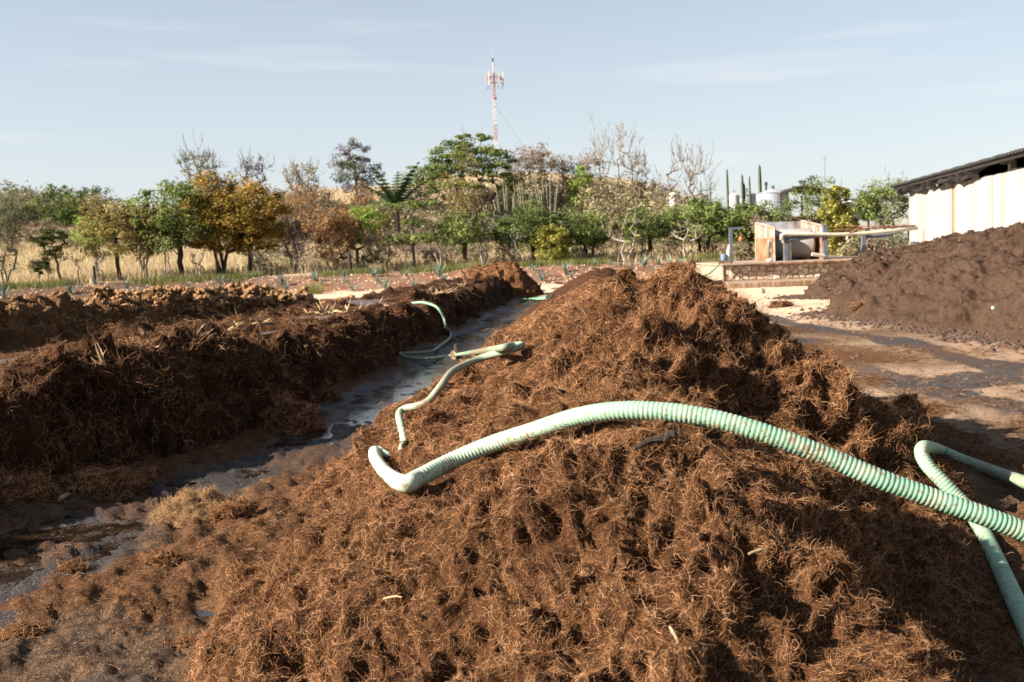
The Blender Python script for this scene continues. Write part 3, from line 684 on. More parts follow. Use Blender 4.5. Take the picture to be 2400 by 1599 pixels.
a_, b_, c_, d_ = hv[hf_[:, 0]], hv[hf_[:, 1]], hv[hf_[:, 2]], hv[hf_[:, 3]]; nh = np.cross(c_-a_, d_-b_); nh /= np.linalg.norm(nh, axis=1, keepdims=True)+1e-9
ctr = np.repeat(hv.reshape(-1, 12, 3).mean(1), 12, 0)[:len(nh)]; fl_ = np.sum(((a_+c_)/2-ctr)*nh, 1) < 0; nh[fl_] *= -1
ph_ = w_hose((a_+c_)/2, nh)*(((a_+c_)/2)[:, 0] < 1.6); ix = rgh.choice(len(nh), 1500, p=ph_/ph_.sum())
fibre_curves('clinging_fibre', ((a_+c_)/2)[ix], nh[ix], None, .045, .0006, M_HAIR, h1, h1.location, K=6, lift=.5, seed=12, curl=30)
cp = [hp(1062, 833, .05), hp(1074, 831.5, .05)]
b = MB().tube([cp[0]-np.array(h1.location), cp[1]-np.array(h1.location)], .085, 10); q = (cp[0]+cp[1])/2-np.array(h1.location)
b.box(q+np.array([0, 0, .12]), (.05, .03, .12)); b.box(q+np.array([0, -.1, 0]), (.04, .08, .05))
b.build('coupling', m_worn('worn brass', (.20, .15, .10), (.10, .06, .035), .5, 9), h1)
hose([(catmull(loop, 14), .0055, 20, .005, ([0, .4, .6, 1], [.1, .45, .3, .2]), ([0, .1, .22, .3, 1], [.3, .35, .55, .1, .05]))],
     'ribbed_hose', 'mint green hose doubled back in a loop in the shade at the right', (2.3, 5.5, .2), 'green hoses on the ground')
tag(MB().tube([hit(1222, 702, .05), hit(1250, 700, .05), hit(1282, 698, .05), hit(1296, 694, .0)], .05, 8).build('ribbed_hose', MH, None, smooth=True),
    'short far piece of pale green hose beside the round fibre mound', 'hose', 'green hoses on the ground')
tag(MB().tube([P(886, 735, 23), P(885, 725, 23), P(886, 718, 23), P(880, 716, 23.2), P(872, 716, 23.4)], .04, 8).build('ribbed_hose', MH, None, smooth=True),
    'little green hose end standing up among stalks on the dark windrow', 'hose', 'green hoses on the ground')

# ------------------------------------------------------------------ masonry platform, slab, water box
M_CONC = m_plain('pale concrete', (.30, .225, .165), .9, .22, 2.5, .15, 0, .01)  # one concrete tone for the end wall and coping
M_CONCD = m_worn('stained concrete', (.36, .25, .17), (.17, .10, .055), .5, 1.4, .9, (3, 3, .5))
M_MORT = m_plain('mortar', (.27, .20, .145), .95, .25, 5)
M_STONES = [m_plain('field stone', tuple(q*1.35 for q in c), .9, .3, 4, .2, 0, .02) for c in ((.44, .33, .23), (.34, .23, .15), (.50, .40, .30), (.38, .26, .19))]
M_RUST = m_worn('rusty steel', (.34, .17, .09), (.12, .045, .02), .5, 6)
M_STEEL = m_plain('weathered grey steel', (.105, .115, .135), .6, .25, 4, .3, .1)
M_CREAM = m_worn('worn cream steel', (.33, .27, .21), (.20, .09, .045), .45, 5)
M_PVC = m_plain('cream plastic pipe', (.44, .385, .30), .5, .2, 3, .4)
M_WHITE = m_plain('white paint', (.50, .475, .43), .7, .06, 3)
YF, XL, XR, ZT, ZB = 44.0, 9.47, 27.0, .97, .22
slab = MB().box((15.2, 47.0, .11), (18.4, 12.4, .22), 0, .02).build('concrete_slab', M_CONCD)
tag(slab, 'low concrete slab running along the foot of the stone wall', 'slab')
plat = root('stone_platform', (XL, YF, 0), 'raised stone walled platform carrying the rusty tank box and pipes', 'platform')
def rel(p, o): return np.array(p, float)-np.array(o.location)
MB().box((0+8.8, 3.6, .575), (17.5, 7.0, .71)).build('wall', M_MORT, plat)
MB().box((-.03, 3.55, .575), (.06, 7.1, .70)).build('plaster_end', M_CONC, plat)
MB().box((8.75, 3.5, .94), (17.75, 7.5, .09), 0, .015).build('coping', M_CONC, plat)
MB().box((9.5, -.255, .90), (16, .04, .05)).build('rail', M_RUST, plat)
# stones: cells of a scattered point set, pushed out of the mortar
def clip_poly(poly, p, nrm):
    out = []
    for i in range(len(poly)):
        a, b = poly[i], poly[(i+1) % len(poly)]; da, db = np.dot(a-p, nrm), np.dot(b-p, nrm)
        if da <= 0: out.append(a)
        if da*db < 0: out.append(a+(b-a)*da/(da-db))
    return out
rg = np.random.default_rng(5); pts = []
while len(pts) < 120:
    q = np.array([rg.uniform(.1, 12), rg.uniform(.0, .68)])
    if all(np.hypot(*((q-o_)*[.8, 1.15])) > .20 for o_ in pts) or rg.uniform() < .002: pts.append(q)
for k, q in enumerate(pts):
    poly = [np.array(c) for c in ((.04, .0), (12.2, .0), (12.2, .66), (.04, .66))]
    for o_ in pts:
        if o_ is not q and np.hypot(*(o_-q)) < 1.5: poly = clip_poly(poly, (o_+q)/2, o_-q)
    if len(poly) < 3: continue
    c = np.mean(poly, 0); pr = rg.uniform(.03, .075); n = len(poly)
    P0 = [c+(v-c)*.93 for v in poly]; P1 = [c+(v-c)*.72 for v in poly]
    V = [(v[0], .09, .225+v[1]) for v in P0]+[(v[0], .1-.02-pr*.4, .225+v[1]) for v in P0]+[(v[0]+rg.uniform(-.01, .01), .08-pr, .225+v[1]) for v in P1]
    F = [(i, (i+1) % n, n+(i+1) % n, n+i) for i in range(n)]+[(n+i, n+(i+1) % n, 2*n+(i+1) % n, 2*n+i) for i in range(n)]+[tuple(range(2*n, 3*n))]
    mobj('stone', np.array(V), F, M_STONES[int(rg.integers(4))], plat)
# box of rusty panels with a lying tank inside
bx = root('tank_enclosure', (11.9, 45.6, .985), 'rusty open fronted steel enclosure with brick filled upper panels on the platform', 'enclosure')
def sidewall(X, nm):
    V = [(X-.03, 0, 0), (X+.03, 0, 0), (X+.03, 3.4, 0), (X-.03, 3.4, 0), (X-.03, 0, 1.05), (X+.03, 0, 1.05), (X+.03, 3.4, 1.05), (X-.03, 3.4, 1.05)]
    MB().add(V, [(3,2,1,0),(4,5,6,7),(0,1,5,4),(1,2,6,5),(2,3,7,6),(3,0,4,7)]).build('side_panel', M_RUST, bx)
    zt = lambda y: 1.5+.36*y/3.4
    fr = MB().tube([(X, 0, 0), (X, 0, zt(0))], .05, 4).tube([(X, 3.4, 0), (X, 3.4, zt(3.4))], .05, 4).tube([(X, 0, zt(0)), (X, 3.4, zt(3.4))], .05, 4).tube([(X, 0, 1.07), (X, 3.4, 1.07)], .045, 4).build('panel_frame', M_CREAM, bx)
    for k in range(6):
        y0, y1 = k*3.4/6+.06, (k+1)*3.4/6-.04
        MB().add([(X-.04, y0, 1.12), (X+.04, y0, 1.12), (X+.04, y1, 1.12), (X-.04, y1, 1.12), (X-.04, y0, zt(y0)-.06), (X+.04, y0, zt(y0)-.06), (X+.04, y1, zt(y1)-.06), (X-.04, y1, zt(y1)-.06)],
                 [(3,2,1,0),(4,5,6,7),(0,1,5,4),(1,2,6,5),(2,3,7,6),(3,0,4,7)]).build('panel', M_BRK if k % 2 else M_BRK2, bx)
M_BRK = m_worn('faded orange panel', (.36, .21, .14), (.24, .09, .04), .45, 3); M_BRK2 = m_worn('pale panel', (.40, .32, .25), (.27, .13, .07), .38, 3)
sidewall(.25, ''); sidewall(2.50, '')
MB().box((1.37, 3.42, .93), (2.3, .05, 1.85)).build('back_panel', m_worn('grey zinc sheet', (.40, .40, .41), (.2, .15, .12), .4, 2), bx)
MB().box((1.37, 3.36, .5), (2.2, .04, .98)).build('shade_panel', m_plain('painted interior shade', (.02, .015, .012), .9, .3), bx)  # black sheet stands in for the shade inside the box
MB().tube([(.3, .5, 1.08), (2.4, .5, 1.12)], .06, 8).tube([(.3, 1.4, 1.16), (2.4, 1.5, 1.2)], .05, 8).build('rusty_pipe', M_RUST, bx)
tk = MB(); prof = [(0, .02), (.45, .0), (.68, .05), (.72, .14), (.72, 1.72), (.68, 1.82), (.45, 1.88), (0, 1.9)]
for_tank = MB().lathe((0, 0, 0), prof, 28); Vt = np.array(for_tank.V); Vt = np.stack([Vt[:, 2], Vt[:, 1]+.28*(1.9-Vt[:, 2]), Vt[:, 0]], 1)
tnk = mobj('lying_tank', Vt, for_tank.F, m_worn('dull grey tank', (.30, .27, .24), (.20, .15, .11), .35, 2, .55), None, (12.3, 46.65, 1.72), None, True)
tag(tnk, 'big dull grey cylinder tank lying inside the rusty enclosure', 'tank')
[MB().box((q_, 0, -.68), (.14, 1.1, .12)).build("cradle", M_RUST, tnk) for q_ in (.4, 1.5)]
# pipe rack over the platform
rack = root('pipe_rack', (12.0, 44.9, .985), 'cream pipe carried on grey steel posts along the platform', 'pipe rack')
def post(u, vt, vb, Y, r=.07, m=None):
    p = P(u, vb, Y); h = (vb-vt)/F_PX*Y
    MB().box((p[0]-12.0, Y-44.9, h/2), (2*r, 2*r, h)).build('post', m or M_STEEL, rack)
post(1842, 545, 606, 44.95, .09); post(1934, 524, 604, 44.9, .10); post(2024, 540, 600, 45.2, .08); post(1852, 548, 607, 45.05, .05, M_PVC); post(2141, 512, 545, 45.5, .10); post(1805, 556, 607, 45.2, .06, M_PVC)
MB().tube([rel(P(u, v, Y), rack) for u, v, Y in ((1832, 563, 44.8), (1832, 551, 44.8), (1838, 549, 44.8), (1900, 549, 44.75), (1960, 550, 44.75), (2040, 546, 44.75), (2090, 541, 44.75), (2150, 535, 44.75))], .085, 10).build('pipe', M_PVC, rack, smooth=True)
MB().tube([rel(P(1985, 552, 44.75), rack), rel(P(1986, 561, 44.75), rack)], .06, 8).build('pipe_stub', M_PVC, rack)
MB().tube([rel(P(1990, 547, 44.7), rack), rel(P(2020, 531, 44.7), rack)], .04, 6).build('valve_handle', M_RUST, rack)
for q0, q1 in ((P(1840, 564, 44.9), P(1932, 550, 44.9)), (P(2022, 556, 45.3), P(2092, 548, 45.3))): MB().tube([rel(q0, rack), rel(q1, rack)], .10, 4).build('beam', M_STEEL, rack)
MB().tube([rel(P(1955, 540, 46), rack), rel(P(2145, 529, 46.5), rack)], .05, 6).build('rusty_pipe', M_RUST, rack)
MB().tube([rel(P(1960, 530, 46), rack), rel(P(2138, 530, 46), rack)], .02, 5).build('cable', M_RUST, rack)
MB().tube([rel(P(1903, 596, 44.6), rack), rel(P(1932, 600, 44.6), rack)], .09, 10).build('drain_pipe', M_PVC, rack)
# small gantry with hanging orange float
gx_, gy_ = P(1714, 612, 44.7)[0], 44.7
gan = root('hoist_post', (gx_, gy_, .985), 'grey steel post with a short arm at the near corner of the platform', 'post')
MB().box((0, 0, .75), (.14, .14, 1.50)).build('post', M_STEEL, gan); MB().box((.24, 0, 1.55), (.62, .12, .10)).build('arm', M_STEEL, gan)
MB().tube([(.05, 0, 1.30), (.18, 0, 1.5)], .03, 6).build('brace', M_STEEL, gan)
fl = root('float_ball', (gx_+.44, gy_, 2.05), 'small orange float hanging from the arm of the steel post', 'float')
MB().lathe((0, 0, 0), [(.02, -.11), (.075, -.07), (.095, 0), (.075, .07), (.02, .11)], 12).build('float', m_plain('orange plastic', (.60, .14, .04), .5, .2), fl, smooth=True)
MB().tube([(0, 0, .1), (0, 0, .48)], .012, 5).build('cord', M_RUST, fl)
pm = root('water_pump', (gx_-.32, 44.75, .985), 'small blue grey water pump at the corner of the platform', 'pump')
MB().box((0, 0, .05), (.5, .3, .08)).build('base', M_RUST, pm); MB().lathe((0, 0, 0), [(.02, .1), (.13, .12), (.15, .2), (.15, .36), (.12, .42), (.02, .43)], 14).build('motor', m_plain('blue grey paint', (.12, .17, .22), .5, .2), pm)
MB().tube([(.2, 0, .1), (.22, 0, .55), (.3, 0, .8)], .09, 8).build('outlet_pipe', m_worn('chalky pipe', (.6, .5, .4), (.4, .2, .1), .45, 5), pm)
tag(MB().tube([P(1688, 616, 44.0), P(1680, 626, 43.6), P(1662, 642, 43.2), P(1640, 652, 42.6), P(1612, 658, 42.2), P(1580, 662, 42)], .035, 6).build('garden_hose', m_plain('green hose', (.12, .34, .12), .5, .2), None, smooth=True),
    'thin green garden hose trailing down the plastered end of the platform', 'hose', 'green hoses on the ground')
tag(MB().lathe((P(1803, 607, 44.4)[0], 44.35, .985), [(.02, 0), (.14, .02), (.15, .08), (.09, .13), (.02, .14)], 10).build('white_bucket_lid', M_WHITE), 'small white lid lying on the coping beside the enclosure', 'lid')

# ------------------------------------------------------------------ the white shed
SH = np.array([19.9, 49.5]); SD = np.array([-2.42, -15.5]); SD = SD/np.hypot(*SD); SN = np.array([-SD[1]*-1, SD[0]*-1])   # along the wall towards us / outwards
SN = np.array([SD[1], -SD[0]]); SN = SN if SN[0] < 0 else -SN
shed = root('white_shed', (SH[0], SH[1], 0), 'long white board shed with corrugated roof and torn black shade cloth', 'shed')
sang = math.atan2(SD[1], SD[0])
def sh(s, o, z): q = SD*s+SN*o; return (q[0], q[1], z)
M_BOARDS = [m_worn('white limewashed board', (.33, .315, .285), (.27, .245, .21), .40, 1.1, .85, (4, 4, .25)), m_worn('white limewashed board warm', (.28, .255, .22), (.22, .185, .145), .40, 1.1, .85, (4, 4, .25)), m_worn('bare brown board', (.22, .14, .07), (.15, .09, .045), .45, 2)]
rg = np.random.default_rng(12); s = 0.0; k = 0
eave = lambda s: 4.45+.0*s
while s < 34:
    w = rg.uniform(.42, .62); s2 = s+w; brown = abs(s-7.3) < .3
    top = 4.04+rg.uniform(-.035, .035)+-.004*s-(.05 if brown else 0); th = rg.uniform(.025, .05)
    a, b = (s+.012, s2-.012); 
    if brown: b = a+.34; s2 = b+.02
    o0, o1 = 0, th+(-.03 if brown else 0)
    V = [sh(a, o0, 0), sh(b, o0, 0), sh(b, o1, 0), sh(a, o1, 0), sh(a, o0, top), sh(b, o0, top+rg.uniform(-.03, .03)), sh(b, o1, top), sh(a, o1, top)]
    MB().add(V, [(0,1,2,3),(7,6,5,4),(4,5,1,0),(5,6,2,1),(6,7,3,2),(7,4,0,3)]).build('plank', M_BOARDS[2] if brown else M_BOARDS[int(rg.uniform() < .35)], shed); s = s2; k += 1
MB().add([sh(-.02, -.05, 0), sh(34, -.05, 0), sh(34, -.05, 3.7), sh(-.02, -.05, 3.7)], [(0, 1, 2, 3)]).add([sh(-.02, -.05, 0), sh(-.02, -9, 0), sh(-.02, -9, 4.4), sh(-.02, -.05, 3.9)], [(3, 2, 1, 0)]).add([sh(-.02, -9, 0), sh(34, -9, 0), sh(34, -9, 4.4), sh(-.02, -9, 4.4)], [(0, 1, 2, 3)]).build('inner_wall', m_plain('shed lining', (.30, .26, .21), .9, .2), shed)
for s in np.arange(.3, 34, 4.6): MB().box(np.array(sh(s, -.2, 2.25)), (.22, .22, 4.5), sang, .01).build('post', M_WHITE, shed)
M_ROOF = m_plain('dark corrugated sheet', (.035, .033, .03), .8, .3, 3)
ns, V, F = 330, [], []
for i in range(ns):
    s = -.7+35.0*i/(ns-1); zc = .045*math.sin(2*math.pi*s/.30)
    for j, (o_, z) in enumerate(((.75, 4.43), (-5.5, 4.60), (-12, 4.35))):
        V += [sh(s, o_, z+zc), sh(s, o_, z+zc-.06)]
for i in range(ns-1):
    a, b = i*6, (i+1)*6
    F += [(a, b, b+2, a+2), (a+2, b+2, b+4, a+4), (a+1, a+3, b+3, b+1), (a+3, a+5, b+5, b+3), (a, a+1, b+1, b)]
mobj('roof', np.array(V), F, M_ROOF, shed)
MB().tube([sh(-.7, .55, 4.3), sh(34, .55, 4.3)], .07, 4).build('eave_beam', m_plain('dark timber', (.07, .06, .05), .9, .2), shed)
# shade cloth hung from the eave, sagging and bunched
ns, nz_, V, F = 260, 12, [], []
for i in range(ns):
    s = -.75+26*i/(ns-1); low = 3.97+.07*vn(np.array([s/1.7]), np.array([3.]), s=201)[0]+.08*vn(np.array([s/.6]), np.array([9.]), s=202)[0]+(.30*ss(10.5, 13.0, s)); low = min(low, 4.31)
    for j in range(nz_):
        q = j/(nz_-1); z = 4.36+(low-4.36)*q
        o_ = .62-.34*q+.10*math.sin(s*3.1+q*5+2*math.sin(s*1.3))*q+.13*vn(np.array([s/.5]), np.array([q*2.2+s*.4]), s=203)[0]*q**.5
        V.append(sh(s, max(o_, .09), z))
F = [(i*nz_+j, (i+1)*nz_+j, (i+1)*nz_+j+1, i*nz_+j+1) for i in range(ns-1) for j in range(nz_-1)]
mobj('shade_cloth', np.array(V), F, m_plain('black shade cloth', (.020, .018, .017), .85, .4, 5), shed, smooth=True)

# ------------------------------------------------------------------ tanks, canopy, mast beyond the trees
M_ZINC = m_worn('galvanised sheet', (.30, .315, .34), (.22, .23, .25), .4, .6, .45, (1, 1, .15))
def silo(u, vt, vb, wpx, Y, label, m, cone=.16, name='storage_tank', group='tanks beyond the trees'):
    r = wpx/2/F_PX*Y; zt = P(u, vt, Y)[2]; zb = P(u, vb, Y)[2]; x = P(u, vb, Y)[0]; h = zt-zb
    o_ = root(name, (x, Y, zb), label, 'tank', group)
    MB().lathe((0, 0, 0), [(r, 0), (r, h*.33), (r*1.015, h*.335), (r*1.015, h*.35), (r, h*.355), (r, h*.66), (r*1.015, h*.665), (r*1.015, h*.68), (r, h*.685), (r, h*(1-cone))], 32).build('shell', m, o_, smooth=False)
    MB().lathe((0, 0, 0), [(r*1.04, h*(1-cone)+.002), (r*.14, h*.99), (.05, h)], 32).build('roof', m, o_)
    MB().lathe((0, 0, 0), [(r*.13, h*.98), (r*.13, h*1.06), (.05, h*1.07)], 12).build('vent', M_STEEL, o_); return o_
silo(1812, 442, 540, 74, 82, 'big galvanised cylinder tank with conical roof above the trees', M_ZINC, .12)
silo(1751, 447, 540, 44, 96, 'lower grey tank just left of the big galvanised one', M_ZINC, .1)
silo(1722, 452, 540, 26, 92, 'narrow white tank left of the grey tanks', M_WHITE, .07)
silo(1580, 449, 540, 20, 92, 'small cream rounded tank left of the bare tree', m_plain('cream plastic', (.66, .56, .48), .6, .1), .08)
silo(1640, 453, 540, 44, 98, 'low white tank seen between thin cacti', M_WHITE, .06)
def cyl_thing(name, u, vt, vb, wpx, Y, m, label, cat, group=None, n=10, zb=None):
    p = P(u, vb, Y); t_ = P(u, vt, Y); o_ = root(name, p, label, cat, group); h = t_[2]-p[2]; r = wpx/2/F_PX*Y
    return o_, h, r
o_, h, r = cyl_thing('chimney', 1796, 426, 470, 5, 84, None, 'short black chimney pipe beside the big galvanised tank', 'chimney')
MB().lathe((0, 0, 0), [(r, 0), (r, h*.8), (r*1.5, h*.82), (r*1.5, h*.95), (.05, h)], 12).build('pipe', m_plain('sooty pipe', (.04, .04, .045), .7, .2), o_)
can = root('canopy_roof', P(1885, 445, 80), 'dark pitched canopy roof behind the trees right of the tank', 'canopy')
h = 80/F_PX
V = [(-55*h, 0, -3*h), (0, 0, 12*h), (70*h, 0, -2*h), (-55*h, 6, -3*h), (0, 6, 12*h), (70*h, 6, -2*h)]; V2 = [(a, b, c-.14) for a, b, c in V]
MB().add(V+V2, [(0,1,4,3),(1,2,5,4),(9,10,7,6),(10,11,8,7),(0,6,7,1),(1,7,8,2),(3,4,10,9),(4,5,11,10),(0,3,9,6),(2,8,11,5)]).build('roof', m_plain('dark roof sheet', (.075, .055, .045), .8, .3), can)
for q in (-50, -20, 20, 60): MB().tube([(q*h, 3, -.2-abs(q)*h*.15), (q*h, 3, -5.5)], .08, 6).build('post', M_STEEL, can)
hs = root('low_building', (P(2035, 560, 84)[0], 84, 1.9), 'low white building glimpsed between the trees near the shed', 'building')
MB().box((0, 0, 1.6), (4.6, 5, 3.4)).build('wall', M_WHITE, hs); MB().box((0, 0, 3.36), (5.0, 5.4, .12)).build('roof', M_ZINC, hs)
hs = root('low_building', (P(1885, 520, 88)[0], 88, 1.6), 'low reddish brick building hidden behind trees right of the tank', 'building')
MB().box((0, 0, 1.1), (5.0, 4, 2.6)).build('wall', m_plain('reddish brick', (.42, .21, .14), .9, .2, 3), hs); MB().box((0, 0, 2.46), (5.3, 4.4, .12)).build('roof', M_RUST, hs)
o_ = root('radio_mast', P(1934, 450, 120), 'thin distant pole aerial above the green tree', 'aerial')
h = (450-366)/F_PX*120; MB().tube([(0, 0, 0), (0, 0, h)], [.06, .02], 5).build('pole', M_STEEL, o_); MB().tube([(-.25, 0, h*.9), (.25, 0, h*.9)], .02, 4).build('crossbar', M_STEEL, o_)

# the red and white lattice mast on the hill
MR = m_plain('red mast paint', (.30, .14, .115), .6, .1, .4); MWp = m_plain('white mast paint', (.42, .39, .38), .6, .06, .4); MDK = m_plain('dark equipment', (.09, .08, .10), .6, .2)
YM = 240.0; k = YM/F_PX; mast = root('antenna_mast', (P(1172, 560, YM)[0], YM, 2.0), 'tall red and white guyed antenna mast rising behind the hill trees', 'antenna mast')
zpx = lambda v: P(1172, v, YM)[2]-2.0
def lattice(z0, z1, w, m, nm):
    b = MB(); n = max(2, int((z1-z0)/w/1.1)); cs = [(w/2*math.cos(a), w/2*math.sin(a)) for a in (0.5, 2.6, 4.7)]
    for x, y in cs: b.tube([(x, y, z0), (x, y, z1)], .055, 4)
    for i in range(n):
        a, c = z0+(z1-z0)*i/n, z0+(z1-z0)*(i+1)/n
        for j in range(3):
            p, q = cs[j], cs[(j+1) % 3]; b.tube([(*p, a), (*q, c)], .03, 3, False); b.tube([(*p, c), (*q, c)], .03, 3, False)
    return b.build(nm, m, mast)
zz = [zpx(v) for v in (600, 440, 400, 350, 287, 232, 200, 172)]
lattice(0, zpx(330), .85, MWp, 'lattice_section'); lattice(zpx(330), zpx(292), .85, MR, 'lattice_section'); lattice(zpx(292), zpx(230), .85, MWp, 'lattice_section'); lattice(zpx(230), zpx(170), .6, MR, 'lattice_section')
MB().tube([(0, 0, zpx(172)), (0, 0, zpx(140))], .13, 6).build('top_pole', m_plain('pinkish pole', (.5, .38, .36), .6, .1), mast)
MB().tube([(0, 0, zpx(140)), (0, 0, zpx(112))], .04, 5).build('whip_aerial', MWp, mast)
MB().box((0, 0, zpx(138)), (.55, .55, .25)).box((0, 0, zpx(143)), (.3, .3, .5)).build('beacon', MDK, mast)
MB().lathe((0, 0, zpx(232)), [(.5, 0), (.62, .05), (.62, .3), (.5, .35)], 8).build('platform', MR, mast)
for j, (dx, dy) in enumerate(((-1.75, .2), (-1.1, -.9), (1.2, -.7), (2.2, .3), (.2, 1.6))):
    ht, hb = zpx(172), zpx(203); ca = MB().box((dx, dy, (ht+hb)/2+.3), (.36, .2, (ht-hb)*1.05)).build('panel_antenna', MWp if j % 2 == 0 else m_plain('cream antenna', (.62, .52, .42), .6, .1), mast)
    MB().tube([(dx*.92, dy*.9, hb-.6), (dx*.92, dy*.9, ht+.4)], .07, 5).build('mounting_pole', MDK, mast)
    for zq in (zpx(179), zpx(194)): MB().tube([(0, 0, zq), (dx*.92, dy*.9, zq)], .06, 4).build('arm', MR if j % 2 else MDK, mast)
    MB().box((dx*.75, dy*.7, zpx(184)), (.35, .35, .7)).build('radio_unit', MDK if j % 2 else MR, mast)
for a in (.4, 2.5, 4.6): MB().tube([(0, 0, zpx(245)), (22*math.cos(a), 22*math.sin(a), 6)], .025, 3, False).build('guy_wire', M_STEEL, mast)

# ------------------------------------------------------------------ plants
LEAF = {
 'green': m_leaf('fresh green leaves', [(0, (.07, .09, .025)), (.5, (.16, .20, .055)), (1, (.29, .33, .11))]),
 'dark': m_leaf('dark green leaves', [(0, (.045, .065, .02)), (.5, (.105, .14, .042)), (1, (.21, .255, .08))]),
 'lime': m_leaf('lime green leaves', [(0, (.13, .18, .03)), (.5, (.23, .31, .055)), (1, (.36, .44, .11))]),
 'olive': m_leaf('olive yellow leaves', [(0, (.15, .13, .04)), (.5, (.30, .245, .085)), (1, (.46, .36, .14))]),
 'gold': m_leaf('golden yellow leaves', [(0, (.13, .095, .02)), (.5, (.29, .20, .045)), (1, (.48, .30, .08))]),
 'rust': m_leaf('rusty leaves', [(0, (.14, .075, .035)), (.5, (.28, .15, .07)), (1, (.42, .26, .11))]),
 'brown': m_leaf('dry brown twigs', [(0, (.16, .11, .07)), (.5, (.29, .205, .14)), (1, (.43, .33, .23))], .2),
 'scrub': m_leaf('olive drab scrub', [(0, (.16, .135, .07)), (.5, (.30, .25, .135)), (1, (.45, .38, .22))], .2),
 'grey': m_leaf('grey green leaves', [(0, (.12, .12, .07)), (.5, (.22, .215, .125)), (1, (.33, .31, .20))]),
 'violet': m_leaf('violet blossom and green leaves', [(0, (.07, .09, .035)), (.45, (.14, .17, .07)), (.55, (.22, .185, .24)), (1, (.35, .30, .38))]),
 'sucker': m_leaf('yellow green leaves', [(0, (.16, .15, .03)), (.5, (.31, .29, .06)), (1, (.47, .42, .11))]),
}
BARK = m_bark('grey brown bark', (.085, .065, .048), (.16, .125, .095)); BARKD = m_bark('dark bark', (.04, .03, .024), (.085, .065, .05)); BARKP = m_bark('pale bark', (.21, .175, .145), (.33, .285, .24)); BARKB = m_bark('twig bark', (.14, .105, .08), (.22, .175, .135))

def skeleton(centers, base_pts, trunk_top, jit, rg, bias=.6):
    """grow limbs from the trunk to every clump centre; returns nodes, parents, and each node's load"""
    nodes = [np.array(p, float) for p in base_pts]; par = [-1]+list(range(len(base_pts)-1))
    order = np.argsort(np.linalg.norm(centers-nodes[-1], axis=1)); tips = []
    first = max(0, len(base_pts)-1-trunk_top)
    for ci in order:
        c = centers[ci]; A = np.array(nodes[first:]); dv = c-A; d = np.linalg.norm(dv, axis=1)+bias*np.maximum(0, -dv[:, 2])*2+.25*np.linalg.norm(dv, axis=1)*(np.linalg.norm(A-c, axis=1) < .1)
        j = int(np.argmin(d))+first; a = nodes[j]; L = np.linalg.norm(c-a); last = j; n = 2 if L < 1.0 else 3
        for k in range(1, n+1):
            t = k/n; q = a+(c-a)*t; q = q+rg.normal(size=3)*jit*L*(.5 if k < n else 0); q[2] += .10*L*math.sin(math.pi*t)*(-1 if c[2] > a[2] else 1)*.6
            nodes.append(q); par.append(last); last = len(nodes)-1
        tips.append(last)
    load = np.zeros(len(nodes))
    for t in tips: load[t] += 1
    for i in range(len(nodes)-1, 0, -1): load[par[i]] += load[i]
    return np.array(nodes), np.array(par), load
def limbs_mesh(nodes, par, load, rtip, rtrunk, n=4, expo=.5):
    r = rtip*np.maximum(load, 1)**expo; sc = rtrunk/max(r[0], 1e-6); r = np.minimum(r*np.where(r > rtip*1.5, min(sc, 1.6) if sc > 1 else sc, 1), rtrunk); r = np.maximum(r, rtip)
    i = np.where(par >= 0)[0]; a, b = nodes[par[i]], nodes[i]; ra, rb = r[par[i]], r[i]; ra = np.minimum(ra, rb*1.9)
    T = b-a; T /= np.linalg.norm(T, axis=1, keepdims=True)+1e-9; ref = np.where(np.abs(T[:, 2:3]) < .9, [[0, 0, 1.]], [[1., 0, 0]])
    A = np.cross(T, ref); A /= np.linalg.norm(A, axis=1, keepdims=True)+1e-9; B = np.cross(T, A); w = np.linspace(0, 2*math.pi, n, endpoint=False)
    ring = np.cos(w)[None, :, None]*A[:, None]+np.sin(w)[None, :, None]*B[:, None]
    V = np.concatenate([a[:, None]-T[:, None]*ra[:, None, None]*.3+ring*ra[:, None, None], b[:, None]+ring*rb[:, None, None]], 1).reshape(-1, 3)
    k = np.arange(n); k2 = (k+1) % n; f = np.stack([k, k2, n+k2, n+k], 1); F = (f[None]+(np.arange(len(i))*2*n)[:, None, None]).reshape(-1, 4)
    return V, F
def leaves_mesh(c, n, rc, size, rg, flat=.7, tilt=.8, hang=0.):
    """n leaf cards scattered round every clump centre"""
    m = len(c); idx = np.repeat(np.arange(m), n); N = len(idx)
    off = rg.normal(size=(N, 3)); off /= np.linalg.norm(off, axis=1, keepdims=True); off *= (rg.uniform(0, 1, N)**.45)[:, None]
    rcl = rc*rg.uniform(.45, 1.6, m); p = c[idx]+off*rcl[idx][:, None]*np.array([1, 1, flat]); p[:, 2] -= hang*rg.uniform(0, 1, N)**2
    nrm = rg.normal(size=(N, 3)); nrm[:, 2] = np.abs(nrm[:, 2])+tilt; nrm += off*.6; nrm /= np.linalg.norm(nrm, axis=1, keepdims=True)
    a = np.cross(nrm, rg.normal(size=(N, 3))); a /= np.linalg.norm(a, axis=1, keepdims=True); b = np.cross(nrm, a)
    s = (size*rg.uniform(.6, 1.4, N))[:, None]
    V = np.stack([p-a*s, p-b*s*.45, p+a*s, p+b*s*.45], 1).reshape(-1, 3); F = np.arange(N*4).reshape(-1, 4)
    tint = np.clip(.5+.28*rg.normal(size=m)[idx]+.24*rg.normal(size=N), 0, 1); return V, F, np.repeat(tint, 4)
